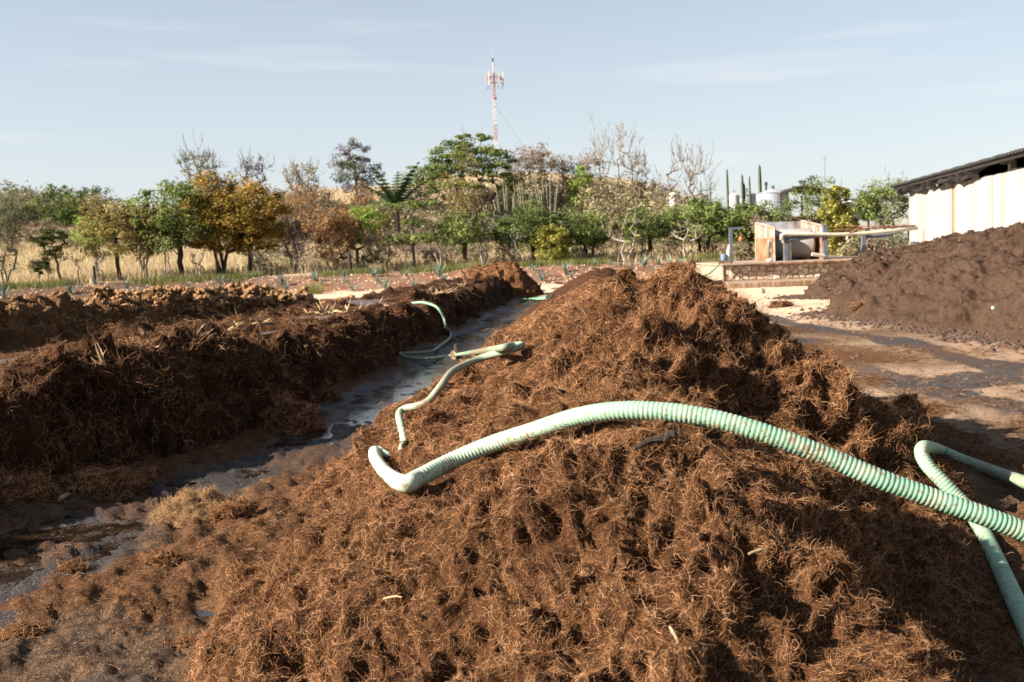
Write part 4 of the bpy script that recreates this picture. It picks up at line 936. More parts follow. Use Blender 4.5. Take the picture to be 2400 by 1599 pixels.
def envelope(shape, n, w, d, z0, z1, rg):
    c = []
    tries = 0
    while len(c) < n and tries < 20000:
        tries += 1
        q = rg.uniform(-1, 1, 3); t = (q[2]+1)/2
        if shape == 'round': ok = q[0]**2+q[1]**2+q[2]**2 < 1
        elif shape == 'dome': ok = q[0]**2+q[1]**2+t**2 < 1.02 and (t > .12 or rg.uniform() < .5)
        elif shape == 'vase': ok = math.hypot(q[0], q[1]) < .28+.72*t**.8 and t < 1.05-.35*math.hypot(q[0], q[1])**2
        elif shape == 'egg': ok = math.hypot(q[0], q[1]) < (1.0-.75*abs(t-.35)**1.1)*1.0 and t < 1.02-.2*math.hypot(q[0], q[1])
        elif shape == 'umbrella': ok = math.hypot(q[0], q[1]) < 1 and abs(t-(.82-.5*math.hypot(q[0], q[1])**2)) < .2
        elif shape == 'layers': l = [.12, .48, .82]; ok = min(abs(t-x) for x in l) < .07 and math.hypot(q[0], q[1]) < (.75+.25*math.sin(t*9)) and rg.uniform() < .9
        else: ok = True
        if not ok: continue
        p = np.array([q[0]*w/2, q[1]*d/2, z0+t*(z1-z0)])
        mind = (w*d*(z1-z0)/max(n, 1))**(1/3)*.55
        if any(np.linalg.norm(p-o_) < mind for o_ in c) and rg.uniform() > .03: continue
        c.append(p)
    return np.array(c)
def make_plant(name, label, cat, u, vb, vt, wpx, Y, leaf='green', bark=None, shape='round', crown_lo=.3, clumps=40, leaves=60, rc=.5, size=.10, trunk=.11, stems=1, lean=0., twigs=0, flat=.7, du=0, group=None, seed=None, hang=0., jit=.07, z=None, rtip=.012):
    if Y < 75 and leaves > 30: leaves = int(leaves*1.85); size *= .95; wpx *= 1.14; rc *= 1.08
    elif leaves > 30: leaves = int(leaves*1.5); size *= 1.0; wpx *= 1.08
    seed = int(u*7+vt) if seed is None else seed; rg = np.random.default_rng(seed)
    p = P(u, vb, Y); zb = float(base_h(np.array([p[0]]), np.array([Y]))[0])-.03 if z is None else z
    zt = P(u, vt, Y)[2]; H = zt-zb; w = wpx/F_PX*Y; o_ = root(name, (p[0], Y, zb), label, cat, group)
    z0, z1 = crown_lo*H, H-(rc*.6 if leaves else 0); dx = du/F_PX*Y
    ww = max(w-rc*1.2, w*.5); c = envelope(shape, clumps, ww, ww*.9, z0, z1, rg); k_ = rg.uniform(0, 1, len(c)) < .16; m_ = np.array([0, 0, (z0+z1)/2]); c[k_] = m_+(c[k_]-m_)*np.array([1.22, 1.22, 1.06]); c = c+np.array([dx, 0, 0])
    parts = []
    for s in range(stems):
        sub = c[s::stems]; 
        if stems > 1: 
            a = math.atan2(0, 1)+2*math.pi*s/stems+rg.uniform(-.4, .4); key = np.argsort(np.cos(np.arctan2(c[:, 1], c[:, 0]-dx)-a))[::-1]; sub = c[key[:max(3, len(c)//stems+1)]]; b0 = np.array([math.cos(a)*trunk*1.2, math.sin(a)*trunk*1.2, 0])
        else: b0 = np.zeros(3)
        mean = sub.mean(0); hi = max(.9*z0, .25*H if stems == 1 else .16*H)
        tp = [b0+np.array([(mean[0]*.3+lean)*t*t*.8, mean[1]*.3*t*t, hi*t])+np.array([rg.normal()*.04*H*.2, rg.normal()*.02, 0])*(0 < t) for t in (0, .35, .7, 1)]
        if shape in ('round', 'egg', 'layers') and stems == 1: tp += [np.array([mean[0]*.4+lean*.5+dx*.3, mean[1]*.3, z0+(z1-z0)*q]) for q in (.3, .62)]
        nd, pr, ld = skeleton(sub, tp, len(tp)-(3 if stems == 1 else 2), jit, rg)
        if twigs:
            ext, epar, b = [], [], len(nd); cand = np.where(ld <= 6)[0]
            for _ in range(twigs//stems):
                j = int(cand[rg.integers(len(cand))]) if not ext or rg.uniform() < .55 else b+int(rg.integers(len(ext)))
                src = nd[j] if j < b else ext[j-b]; dr = src-np.array([mean[0]*.3, mean[1]*.3, z0*.6]); dr = dr/(np.linalg.norm(dr)+1e-6)+rg.normal(size=3)*.32; dr /= np.linalg.norm(dr); dr[2] += .18
                q = src+dr*rg.uniform(.03, .075)*H; ext.append(q); epar.append(j)
            nd = np.concatenate([nd, ext]); pr = np.concatenate([pr, epar]); ld = np.concatenate([ld, np.full(len(ext), .6)])
        parts.append(limbs_mesh(nd, pr, ld, rtip, trunk/(1 if stems == 1 else 1.5), 4))
    for V, F in parts: mobj('trunk' if stems == 1 else 'stem', V, F, bark or BARK, o_)
    if leaves:
        V, F, t = leaves_mesh(c, leaves, rc, size, rg, flat, hang=hang); mobj('crown', V, F, LEAF[leaf], o_, attrs=dict(tint=t))
    return o_
T = make_plant
RG1 = 'trees in the row behind the planted bank'
# front row, left to right
T('wispy_tree', 'feathery olive grey tree cut by the left edge of the photo', 'tree', 15, 660, 462, 130, 66, 'grey', BARK, 'vase', .22, 60, 45, .55, .085, .10, 3, twigs=260, group=RG1)
T('leafy_shrub', 'small dark clipped shrub on two thin stems under the bright green tree', 'shrub', 92, 655, 598, 34, 66.5, 'dark', BARKB, 'round', .38, 12, 60, .25, .07, .04, 1, group=RG1)
T('leafy_shrub', 'little dark round shrub just right of the two stemmed clipped one', 'shrub', 113, 655, 598, 30, 66.2, 'dark', BARKB, 'round', .4, 10, 60, .25, .07, .04, 1, group=RG1)
T('young_tree', 'small bright green tree with crooked trunk above the clipped shrubs', 'tree', 143, 660, 528, 92, 66.5, 'green', BARK, 'vase', .42, 22, 60, .40, .10, .09, 1, du=-14, group=RG1)
T('bare_sapling', 'thin grey twig sapling left of the short dark fence post', 'tree', 185, 655, 600, 40, 66.5, 'brown', BARKB, 'vase', .5, 10, 0, .2, .1, .035, 1, twigs=60, group=RG1)
T('yellow_tree', 'yellow olive spreading tree with straight dark trunk left of the tall green tree', 'tree', 280, 655, 450, 175, 67, 'olive', BARKD, 'round', .30, 70, 70, .55, .10, .14, 1, du=-8, group=RG1)
T('lime_tree', 'pale lime green tuft of a tree behind the yellow olive one', 'tree', 228, 650, 492, 90, 70, 'lime', BARK, 'round', .42, 26, 60, .45, .10, .09, 1, group=RG1)
T('olive_tree', 'olive yellow tree with several pale forking stems beside the tall green tree', 'tree', 340, 652, 468, 150, 66.8, 'olive', BARKP, 'vase', .3, 48, 60, .5, .10, .10, 3, twigs=60, group=RG1)
T('green_tree', 'tall dense green tree with thick dark trunk next to the golden tree', 'tree', 424, 648, 410, 205, 67.5, 'green', BARKD, 'round', .26, 95, 75, .62, .12, .25, 1, group=RG1)
T('golden_tree', 'large golden leaved tree with clustered stems, tallest of the yellow ones', 'tree', 522, 645, 392, 170, 67.5, 'gold', BARKD, 'egg', .24, 95, 80, .58, .11, .17, 3, group=RG1)
T('golden_tree', 'broad dark gold tree with one straight trunk right of the tallest golden tree', 'tree', 585, 640, 418, 165, 67, 'gold', BARKD, 'round', .27, 95, 80, .58, .11, .15, 1, du=12, group=RG1)
for u, vb, vt, w, lab in ((238, 655, 585, 62, 'small pale forked bare tree right beside the short dark fence post'), (392, 650, 560, 70, 'bare grey twiggy tree left of the thick green tree trunk'), (466, 650, 590, 56, 'small white stemmed bare tree between the green and golden trunks'), (612, 648, 575, 90, 'pale forked leafless tree right of the dark gold tree trunk'), (712, 642, 560, 110, 'low pale branching bare tree left of the rusty tree'), (1030, 625, 535, 100, 'leafless pale tree with leaning stems right of the layered green tree'), (1213, 615, 545, 90, 'slanting pale bare trunk left of the yellow green bush')):
    T('bare_tree', lab, 'tree', u, vb, vt, w, 66.2, 'brown', BARKP, 'vase', .3, 16, 0, .3, .1, .07, 2, twigs=110, group=RG1, rtip=.011)
T('rusty_tree', 'vase shaped rusty orange tree in front of the grassy hill', 'tree', 782, 635, 482, 160, 66.5, 'rust', BARKP, 'vase', .2, 75, 62, .45, .09, .10, 4, twigs=150, group=RG1)
T('lime_tree', 'lime green tree with straight trunk right of the rusty tree', 'tree', 836, 620, 478, 140, 69, 'lime', BARK, 'vase', .38, 38, 60, .48, .10, .11, 1, du=14, group=RG1)
T('twiggy_shrub', 'brown grey twiggy bush with spreading stems left of the layered green tree', 'shrub', 895, 625, 535, 120, 67, 'scrub', BARKB, 'vase', .25, 36, 36, .4, .07, .07, 4, twigs=200, group=RG1)
T('twiggy_shrub', 'grey brown leafless thicket left of the rusty tree', 'shrub', 690, 640, 500, 110, 70, 'brown', BARKB, 'vase', .2, 46, 36, .5, .08, .07, 4, twigs=200, group=RG1)
T('layered_tree', 'slim green tree with foliage in separate layers in front of the hill', 'tree', 970, 612, 452, 125, 66.5, 'green', BARK, 'layers', .36, 36, 60, .42, .10, .11, 1, flat=.4, group=RG1)
T('canopy_tree', 'broad green canopy tree with pale bare limbs below, first after the layered one', 'tree', 1092, 615, 482, 165, 67, 'green', BARKD, 'dome', .42, 62, 70, .5, .10, .15, 1, group=RG1)
T('bare_tree', 'tall pale bare forked tree standing before the broad green canopy tree', 'tree', 1136, 625, 515, 105, 66, 'brown', BARKP, 'vase', .3, 22, 0, .3, .1, .10, 2, twigs=140, group=RG1, rtip=.012)
T('canopy_tree', 'wide dark green canopy tree behind the yellow green bush', 'tree', 1250, 605, 465, 200, 68.5, 'dark', BARKD, 'dome', .34, 85, 75, .58, .11, .17, 1, group=RG1)
T('leafy_shrub', 'yellow green bush leafy down to the ground below the wide dark canopy', 'shrub', 1298, 610, 512, 84, 65.8, 'sucker', BARK, 'egg', .04, 46, 60, .36, .11, .05, 3, group=RG1)
T('canopy_tree', 'mid green tree with two dark stems right of the yellow green bush', 'tree', 1382, 608, 488, 130, 68, 'green', BARKD, 'dome', .4, 50, 65, .5, .10, .13, 2, group=RG1)
T('bare_tree', 'pale branching tree with a few yellow green tufts among the canopy trees', 'tree', 1468, 615, 498, 150, 66.5, 'sucker', BARKP, 'vase', .28, 26, 7, .3, .11, .12, 2, twigs=170, group=RG1, rtip=.013)
T('canopy_tree', 'dark green tree with a stubby trunk below the hanging dry fronds', 'tree', 1525, 605, 476, 160, 68.5, 'dark', BARKD, 'dome', .4, 60, 68, .52, .10, .17, 1, group=RG1)
T('bare_tree', 'pale bare tree with arching limbs just left of the stone platform', 'tree', 1612, 608, 512, 130, 65.5, 'sucker', BARKP, 'vase', .24, 20, 6, .3, .11, .11, 2, twigs=120, group=RG1, rtip=.013)
T('canopy_tree', 'light green full canopy tree behind the pale tree by the platform', 'tree', 1650, 600, 455, 175, 68.5, 'green', BARKD, 'dome', .36, 78, 72, .55, .11, .17, 2, group=RG1)
T('canopy_tree', 'green tree directly behind the grey hoist post on the platform', 'tree', 1760, 600, 462, 165, 68, 'green', BARKD, 'dome', .34, 74, 72, .55, .11, .16, 1, group=RG1)
T('twiggy_shrub', 'dry brown twiggy bush between the hoist post and the rusty enclosure', 'shrub', 1785, 606, 500, 70, 65, 'brown', BARKB, 'vase', .25, 26, 14, .4, .08, .06, 3, twigs=160, group=RG1)
T('sparse_tree', 'airy green tree with umbrella crown rising behind the rusty enclosure', 'tree', 1915, 590, 402, 160, 76, 'green', BARK, 'dome', .42, 60, 46, .50, .10, .13, 2, group='trees by the shed', twigs=80)
T('drooping_tree', 'yellow green drooping tree in front of the airy one behind the enclosure', 'tree', 1962, 590, 425, 90, 66, 'sucker', BARK, 'egg', .1, 62, 46, .32, .13, .08, 2, hang=.45, group='trees by the shed')
T('sparse_tree', 'open branched green tree right next to the white shed', 'tree', 2085, 585, 420, 165, 70, 'green', BARKD, 'vase', .4, 54, 48, .50, .10, .14, 2, group='trees by the shed', twigs=60)
T('leafy_shrub', 'dark green clump of leaves left of the open tree by the shed', 'tree', 2035, 585, 450, 60, 72, 'dark', BARKD, 'round', .5, 20, 60, .45, .11, .08, 1, group='trees by the shed')
for u, vt, w, leaf, lab in ((2000, 545, 60, 'scrub', 'dry olive undergrowth behind the pipe rack beside the enclosure'), (2045, 552, 60, 'brown', 'brown undergrowth behind the pipe rack post'), (2090, 540, 70, 'grey', 'grey green undergrowth at the shed end of the pipe rack'), (1740, 560, 60, 'scrub', 'olive undergrowth behind the hoist post')):
    T('undergrowth_shrub', lab, 'shrub', u, 600, vt, w, 60, leaf, BARKB, 'dome', .1, 26, 40, .4, .08, .05, 3, twigs=80, group='undergrowth behind the platform')
# short dark fence posts and stumps in the row
for u, vt, vb, lab in ((222, 617, 657, 'short black fence post under the yellow olive tree'), (509, 600, 648, 'dark fence post beside the golden tree stems'), (821, 588, 635, 'dark leaning fence post beside the rusty tree')):
    p = P(u, vb, 65.5); zb = float(base_h(np.array([p[0]]), np.array([65.5]))[0]); h = (vb-vt)/F_PX*65.5
    tag(MB().tube([(0, 0, -.1), (.01, 0, h*.5), (.0, .02, h)], [.12, .105, .10], 8).build('fence_post', BARKD, None, (p[0], 65.5, zb)), lab, 'post', 'fence posts along the tree row')

# on the hill
HG = 'trees on the hill'
T('sparse_tree', 'tall thin crowned tree with open grey green twigs behind the green tree', 'tree', 475, 520, 348, 130, 112, 'grey', BARK, 'vase', .45, 60, 20, .7, .13, .16, 2, twigs=320, group=HG, rtip=.017)
T('blossom_tree', 'thin branched tree with violet blossom tufts behind the golden tree', 'tree', 600, 520, 366, 100, 112, 'violet', BARK, 'vase', .5, 34, 22, .6, .14, .14, 2, twigs=160, group=HG, rtip=.017)
T('sparse_tree', 'pale twiggy half bare tree between the golden tree and the violet green one', 'tree', 712, 490, 376, 120, 118, 'scrub', BARKB, 'vase', .35, 52, 22, .7, .13, .14, 3, twigs=360, group=HG, rtip=.017)
T('blossom_tree', 'rounded tall tree with violet and green crown against the sky', 'tree', 838, 480, 322, 118, 118, 'violet', BARK, 'round', .30, 64, 55, .75, .15, .16, 1, twigs=60, group=HG, rtip=.017)
T('acacia_tree', 'big flat topped green acacia crowning the hill', 'tree', 1105, 470, 300, 225, 112, 'green', BARKD, 'umbrella', .25, 100, 105, 1.0, .16, .28, 3, flat=.36, group=HG)
T('olive_tree', 'brown green twiggy tree in front of the big acacia', 'tree', 1092, 472, 345, 110, 108, 'olive', BARKB, 'egg', .3, 50, 40, .7, .12, .14, 2, twigs=200, group=HG)
T('dry_tree', 'russet brown crowned tree right of the big acacia', 'tree', 1260, 450, 330, 165, 118, 'brown', BARKB, 'umbrella', .2, 80, 60, .9, .13, .16, 3, twigs=240, flat=.6, group=HG)
T('dry_tree', 'smaller reddish brown tree between the russet crown and the bare tree', 'tree', 1372, 440, 344, 120, 118, 'brown', BARKB, 'dome', .2, 55, 60, .85, .13, .14, 3, twigs=140, group=HG)
T('leafy_shrub', 'bright lime green bush near the top of the hill', 'shrub', 1362, 430, 374, 80, 112, 'lime', BARK, 'dome', .1, 36, 70, .7, .15, .08, 3, group=HG)
T('bare_tree', 'tall leafless tree with a wide pale crown on top of the hill', 'tree', 1438, 440, 286, 165, 116, 'brown', BARKP, 'dome', .45, 60, 0, .3, .1, .15, 2, twigs=520, group=HG, rtip=.018)
T('bare_tree', 'low dark leafless thicket right of the tall bare hilltop tree', 'tree', 1495, 440, 358, 90, 116, 'brown', BARKB, 'vase', .3, 30, 8, .6, .11, .10, 3, twigs=260, group=HG, rtip=.017)
T('bare_tree', 'big many branched leafless tree with a brown nest of leaves', 'tree', 1612, 490, 330, 165, 95, 'rust', BARKB, 'dome', .3, 80, 2, .3, .12, .22, 2, twigs=480, group=HG, rtip=.017)
T('dome_shrub', 'wide dome of olive drab scrub right of the lime bush', 'shrub', 1445, 490, 392, 190, 104, 'scrub', BARKB, 'dome', .05, 95, 65, .85, .13, .10, 4, group=HG)
T('dome_shrub', 'second olive drab scrub dome sloping down towards the white tanks', 'shrub', 1520, 500, 430, 110, 100, 'scrub', BARKB, 'dome', .05, 55, 65, .8, .13, .09, 3, group=HG)
T('red_shrub', 'reddish brown rounded bush left of the palm', 'shrub', 855, 500, 422, 160, 108, 'rust', BARKB, 'dome', .05, 70, 60, .8, .11, .08, 4, twigs=120, group=HG)
T('red_shrub', 'reddish brown bush below the pale half bare tree', 'shrub', 705, 505, 425, 140, 106, 'rust', BARKB, 'dome', .05, 60, 55, .8, .11, .08, 4, twigs=120, group=HG)
T('green_shrub', 'flat green tree patch between the palm and the acacia', 'shrub', 980, 460, 375, 90, 114, 'green', BARK, 'umbrella', .4, 28, 55, .7, .13, .10, 2, flat=.4, group=HG)
# palm
def palm(u, vb, vt, Y, label):
    rg = np.random.default_rng(4); p = P(u, vb, Y); zb = float(base_h(np.array([p[0]]), np.array([Y]))[0]); H = P(u, vt, Y)[2]-zb
    o_ = root('palm_tree', (p[0], Y, zb), label, 'palm', HG); hz = H*.45
    MB().tube([(0, 0, 0), (.05, 0, hz*.5), (0, 0, hz)], [.34, .3, .26], 8).build('trunk', BARK, o_)
    for k in range(26):
        a = k*2.4+rg.uniform(-.2, .2); el = R(rg.uniform(5, 78)); L = H*rg.uniform(.5, .62); V, F = [], []; n = 12; pts = []
        for i in range(n+1):
            t = i/n; d = L*t; e = el-t*t*1.0; pts.append((d*math.cos(el-t*.45), hz+L*(math.sin(el)*t-.42*t*t*math.cos(el))))
        for i in range(1, n):
            c = np.array([pts[i][0]*math.cos(a), pts[i][0]*math.sin(a), pts[i][1]]); nx = np.array([pts[i+1][0]*math.cos(a), pts[i+1][0]*math.sin(a), pts[i+1][1]]); T_ = nx-c
            side = np.array([-math.sin(a), math.cos(a), 0]); w = .62*math.sin(math.pi*min(1, i/n*.9+.1))*H/6
            for sg in (-1, 1):
                b = len(V); V += [c, c+T_, c+side*sg*w+T_*.9+np.array([0, 0, -.22*w])]; F.append((b, b+1, b+2))
        mobj('frond', np.array(V), F, M_FROND, o_)
M_FROND = m_plain('palm green', (.030, .052, .018), .6, .3, 2, .3)
palm(928, 470, 382, 99, 'dark green feather palm on the slope left of the acacia')
# columnar cacti
M_CACT = m_plain('grey green cactus skin', (.17, .165, .095), .8, .25, 3); M_CACTD = m_plain('dark cactus skin', (.075, .085, .05), .85, .25, 3)
def cactus(name, u, vb, tops, Y, m, label, r=.14, group='columnar cacti'):
    p = P(u, vb, Y); zb = float(base_h(np.array([p[0]]), np.array([Y]))[0])-.05; o_ = root(name, (p[0], Y, zb), label, 'cactus', group); rg = np.random.default_rng(int(u))
    for du, vt in tops:
        h = P(u+du, vt, Y)[2]-zb; dx = du/F_PX*Y
        b = MB(); n = 10; V = []; zs = [0, .12, .3, .6, .85, .97, 1.0]; rs = [.8, 1, 1.05, 1, .95, .7, .15]
        for z, q in zip(zs, rs):
            for k in range(n): a = 2*math.pi*k/n; rr_ = r*q*(1.15 if k % 2 else .82); V.append((dx*(.25+.75*z)*(1.5 if r < .1 else 1)+rr_*math.cos(a)+.03*math.sin(z*5+du), rr_*math.sin(a)+.1*math.sin(du*3.), z*h))
        F = [(i*n+k, i*n+(k+1) % n, (i+1)*n+(k+1) % n, (i+1)*n+k) for i in range(len(zs)-1) for k in range(n)]+[tuple((len(zs)-1)*n+k for k in range(n))]
        mobj('stem', np.array(V), F, m, o_)
for u, w, n, vt, lab in ((1190, 46, 8, 410, 'pale organ pipe cactus with many stems, leftmost on the hilltop'), (1235, 46, 9, 405, 'pale organ pipe cactus cluster in the middle of the hilltop'), (1285, 44, 8, 402, 'pale organ pipe cactus right below the russet tree')):
    rg = np.random.default_rng(u); cactus('organ_pipe_cactus', u, 480, [(rg.uniform(-w/2, w/2), vt+14+rg.uniform(0, 60)) for _ in range(n*2)], 100, M_CACT, lab, .05)
for u, vt, r, lab in ((1645, 424, .13, 'short thin dark cactus column left of the low white tank'), (1667, 438, .12, 'shortest dark cactus column beside the low white tank'), (1707, 396, .20, 'tall dark cactus column among the tanks'), (1742, 408, .24, 'thick crooked dark cactus column right of the narrow white tank'), (1759, 412, .17, 'slim dark cactus column left of the tallest one'), (1783, 386, .28, 'tallest dark cactus column left of the big galvanised tank')):
    cactus('column_cactus', u, 510, [(0, vt)]+([(3, vt+22)] if u == 1742 else []), 90, M_CACTD, lab, r*.52)
# scrub all over the hillside: a dozen kinds copied with turns and sizes
protos = []
PZ = -60
for k, (leaf, shape, n, lv) in enumerate((('scrub', 'dome', 30, 46), ('brown', 'dome', 30, 40), ('brown', 'vase', 30, 26), ('grey', 'dome', 30, 44), ('scrub', 'vase', 28, 34), ('dark', 'dome', 30, 55), ('rust', 'dome', 28, 36), ('green', 'dome', 28, 50))):
    rg = np.random.default_rng(300+k); c = envelope(shape, n, 3.4, 3.2, .2, 2.3, rg)
    V, F, t = leaves_mesh(c, lv, .52, .10, rg); cr_ = mesh_data('foliage', V, F, dict(tint=t), False, [LEAF[leaf]])
    nd, pr, ld = skeleton(c, [np.zeros(3), np.array([0, 0, .15])], 1, .15, rg)
    if lv < 41:
        ext = []; epar = []
        for _ in range(150):
            j = int(rg.integers(len(nd))); dr = nd[j]-np.array([0, 0, .2]); dr = dr/(np.linalg.norm(dr)+1e-6)+rg.normal(size=3)*.5; ext.append(nd[j]+dr*.28); epar.append(j)
        nd = np.concatenate([nd, ext]); pr = np.concatenate([pr, epar]); ld = np.concatenate([ld, np.full(150, .5)])
    V, F = limbs_mesh(nd, pr, ld, .02, .07, 3); protos.append((leaf, cr_, mesh_data('stem', V, F, None, False, [BARKB])))
WHAT = {'scrub': 'olive drab scrub bush', 'brown': 'dry brown twiggy bush', 'grey': 'grey green bush', 'dark': 'dark green bush', 'rust': 'reddish dry bush', 'green': 'fresh green bush'}
def bush(k, x, y, s, label=None, group=None, name='hillside_bush'):
    leaf, cm_, sm = protos[k]; z = float(base_h(np.array([x]), np.array([y]))[0])-.1
    u = 1200+x/y*F_PX
    zone = 'among the front row trees' if y < 74 else ('at the left skyline' if u < 260 else 'behind the golden trees' if u < 640 else 'on the slope left of the acacia' if u < 960 else 'below the acacia' if u < 1160 else 'on the slope right of the acacia' if u < 1560 else 'near the tanks')
    lab = WHAT[leaf]+(' low down ' if 74 <= y < 97 else ' high up ' if y >= 97 and 260 < u < 1560 else ' ')+zone
    o_ = root(name, (x, y, z), label or lab, 'bush', group or 'bushes '+zone+', '+leaf, random.uniform(0, 6.28)); o_.scale = (s*random.uniform(.85, 1.25), s*random.uniform(.85, 1.2), s*random.uniform(.75, 1.15))
    link('foliage', cm_, o_); link('stem', sm, o_)
random.seed(8)
spots = []
def scatter(n, u0, u1, y0, y1, kinds, s0, s1, gap=1.6):
    c = 0; t = 0
    while c < n and t < n*60:
        t += 1; u, Y = random.uniform(u0, u1), random.uniform(y0, y1); x = P(u, 600, Y)[0]
        if any((x-a)**2+(Y-b)**2 < gap*gap for a, b in spots): continue
        spots.append((x, Y)); bush(random.choice(kinds), x, Y, random.uniform(s0, s1)); c += 1
scatter(36, -60, 240, 118, 140, (0, 1, 5, 5, 7, 3), 1.2, 1.9, 2.4)
scatter(16, -40, 260, 96, 116, (0, 1, 2, 4), .5, .95)
scatter(20, 620, 960, 98, 126, (0, 1, 1, 2, 4, 6), .7, 1.35)
scatter(28, 930, 1160, 92, 112, (1, 2, 4, 0), .35, .8)
scatter(40, 1130, 1600, 92, 120, (0, 1, 2, 3, 4, 0), .7, 1.35)
scatter(18, 640, 1000, 76, 92, (1, 2, 3, 2), .5, .9)
scatter(20, 1000, 1620, 74, 90, (0, 1, 2, 5, 7), .6, 1.05)
scatter(14, 1560, 2160, 78, 96, (0, 5, 7, 3), .8, 1.3)
scatter(10, 260, 680, 100, 122, (0, 1, 4, 5), .9, 1.4)
spots = []
scatter(40, 960, 1560, 100, 124, (0, 1, 0, 2, 4, 0, 3), .9, 1.6, 2.2)
scatter(20, 630, 980, 102, 124, (1, 2, 6, 0, 4), .9, 1.5, 2.2)
scatter(16, 600, 1700, 67.5, 73, (1, 2, 0, 4, 2), .45, .8, 2.0)

for u, Y, k_, z_ in ((1572, 86, 0, 1.9), (1592, 84, 1, 1.5), (1640, 86, 5, 1.6), (1720, 85, 7, 1.7), (1745, 84, 0, 1.5), (1690, 86, 0, 1.5), (1790, 76, 5, 1.3), (1830, 76, 7, 1.4)): bush(k_, P(u, 600, Y)[0], Y, z_)

# agaves planted along the bank, every leaf its own piece
M_AGAVE = m_plain('blue green agave', (.135, .19, .15), .6, .2, 2, .3)
leafV = np.array([(-.04, 0, 0), (.04, 0, 0), (0, -.018, 0), (-.05, .01, .33), (.05, .01, .33), (0, -.012, .33), (-.03, .02, .7), (.03, .02, .7), (0, .0, .7), (0, .04, 1.0)])
leafF = [(0, 3, 5, 2), (2, 5, 4, 1), (3, 6, 8, 5), (5, 8, 7, 4), (6, 9, 8), (8, 9, 7), (0, 1, 4, 3), (3, 4, 7, 6), (6, 7, 9)]
leaf_me = mesh_data('agave leaf', leafV, leafF, None, False, [M_AGAVE])
random.seed(21)
def agave(u, v, hpx, Y=None, lab='blue green agave planted on the orange bank'):
    if Y is None:
        d = ray(u, v); d = d/d[1]; ys = np.linspace(48, 70, 300); z = CAM_H+d[2]*ys; s_ = base_h(d[0]*ys, ys); k = int(np.argmax(z <= s_)); Y = ys[k] if z[k] <= s_[k] else 63.5
    p = P(u, v, Y); zb = float(base_h(np.array([p[0]]), np.array([Y]))[0]); h = .86*hpx/F_PX*Y
    o_ = root('agave_plant', (p[0], Y, zb), lab, 'agave', 'agaves planted along the orange bank', random.uniform(0, 6))
    n = 13
    for k in range(n):
        l = link('leaf', leaf_me, o_); tl = R(random.uniform(6, 26)+34*(k/n)); l.rotation_euler = (tl, 0, k*2.4+random.uniform(-.2, .2)); q = h*random.uniform(.8, 1.1)*1.08; l.scale = (q*1.05, q, q)
AG = [(10, 700, 40), (165, 690, 38), (240, 700, 40), (240, 720, 24), (318, 705, 36), (222, 668, 20), (298, 678, 22), (372, 690, 24), (390, 696, 22), (446, 684, 26), (515, 668, 30), (520, 690, 20), (585, 655, 22), (446, 675, 16), (660, 668, 34), (672, 680, 26), (738, 660, 34), (755, 672, 22), (807, 652, 26), (812, 664, 18), (826, 682, 24), (876, 650, 32), (884, 662, 20), (903, 680, 36), (952, 648, 20), (970, 676, 30), (1030, 648, 38), (1042, 664, 28), (1178, 642, 28), (1250, 636, 20), (1268, 660, 30), (1325, 640, 32), (1338, 650, 20), (1392, 625, 22), (1428, 622, 16), (1455, 625, 20), (1482, 636, 30), (1510, 628, 36), (1530, 645, 28), (1542, 622, 26), (1568, 620, 24), (1562, 650, 30), (1595, 622, 24), (1588, 650, 28), (1622, 645, 42), (1620, 622, 24), (1647, 618, 14), (1675, 616, 16), (1730, 612, 14), (1770, 611, 14)]
NEAR = [(20, 'feathery tree at the left edge'), (100, 'two clipped shrubs'), (222, 'short post by the yellow tree'), (340, 'pale stemmed olive tree'), (424, 'tall green tree'), (522, 'golden tree'), (600, 'dark gold tree'), (690, 'grey thicket'), (782, 'rusty tree'), (840, 'lime green tree'), (895, 'twiggy brown bush'), (970, 'layered green tree'), (1040, 'leaning pale bare tree'), (1180, 'first canopy trees'), (1250, 'widest dark canopy tree'), (1310, 'yellow green bush'), (1382, 'two stemmed canopy tree'), (1468, 'tufted bare tree'), (1525, 'stubby trunked tree'), (1570, 'gap left of the platform'), (1620, 'arching bare tree by the platform'), (1700, 'hoist post'), (1770, 'rusty enclosure')]
grp = {}
for a in AG: grp.setdefault(min(NEAR, key=lambda q: abs(q[0]-a[0]))[1], []).append(a)
for nm, lst in grp.items():
    lst.sort(key=lambda a: -a[1])
    words_ = {1: [''], 2: ['nearer ', 'farther '], 3: ['nearest ', 'middle ', 'farthest ']}.get(len(lst)) or ['nearest ', 'second ', 'third ']+['farthest ']*(len(lst)-3)
    for a, wd in zip(lst, words_): agave(*a, lab='%sblue green agave on the bank below the %s' % (wd, nm))
# grass: standing dry grass in the field, green fringe under the trees, tufts on the bank
def grass(name, n, xy, h, w, stops, seed, lean=.25):
    rg = np.random.default_rng(seed); x, y = xy(rg, n); n = len(x); z = base_h(x, y)-.03; hh = h*rg.uniform(.6, 1.25, n); a = rg.uniform(0, math.pi, n); lx, ly = rg.normal(0, lean, n)*hh, rg.normal(0, lean, n)*hh
    dx, dy = np.cos(a)*w/2, np.sin(a)*w/2
    V = np.stack([np.stack([x-dx, y-dy, z], 1), np.stack([x+dx, y+dy, z], 1), np.stack([x+lx, y+ly, z+hh], 1)], 1).reshape(-1, 3)
    o_ = mobj(name, V, np.arange(3*n).reshape(-1, 3), m_leaf(name+' blades', stops, .3), attrs=dict(tint=np.repeat(rg.uniform(0, 1, n), 3))); tag(o_, kind='stuff')
def fan(y0, y1, u0=-80, u1=2000):
    def f(g, n):
        y = np.sqrt(g.uniform(y0**2, y1**2, n)); u = g.uniform(u0, u1, n); x = (u-1200)/F_PX*y
        keep = ~((x > 8.5) & (y < 54)); return x[keep], y[keep]
    return f
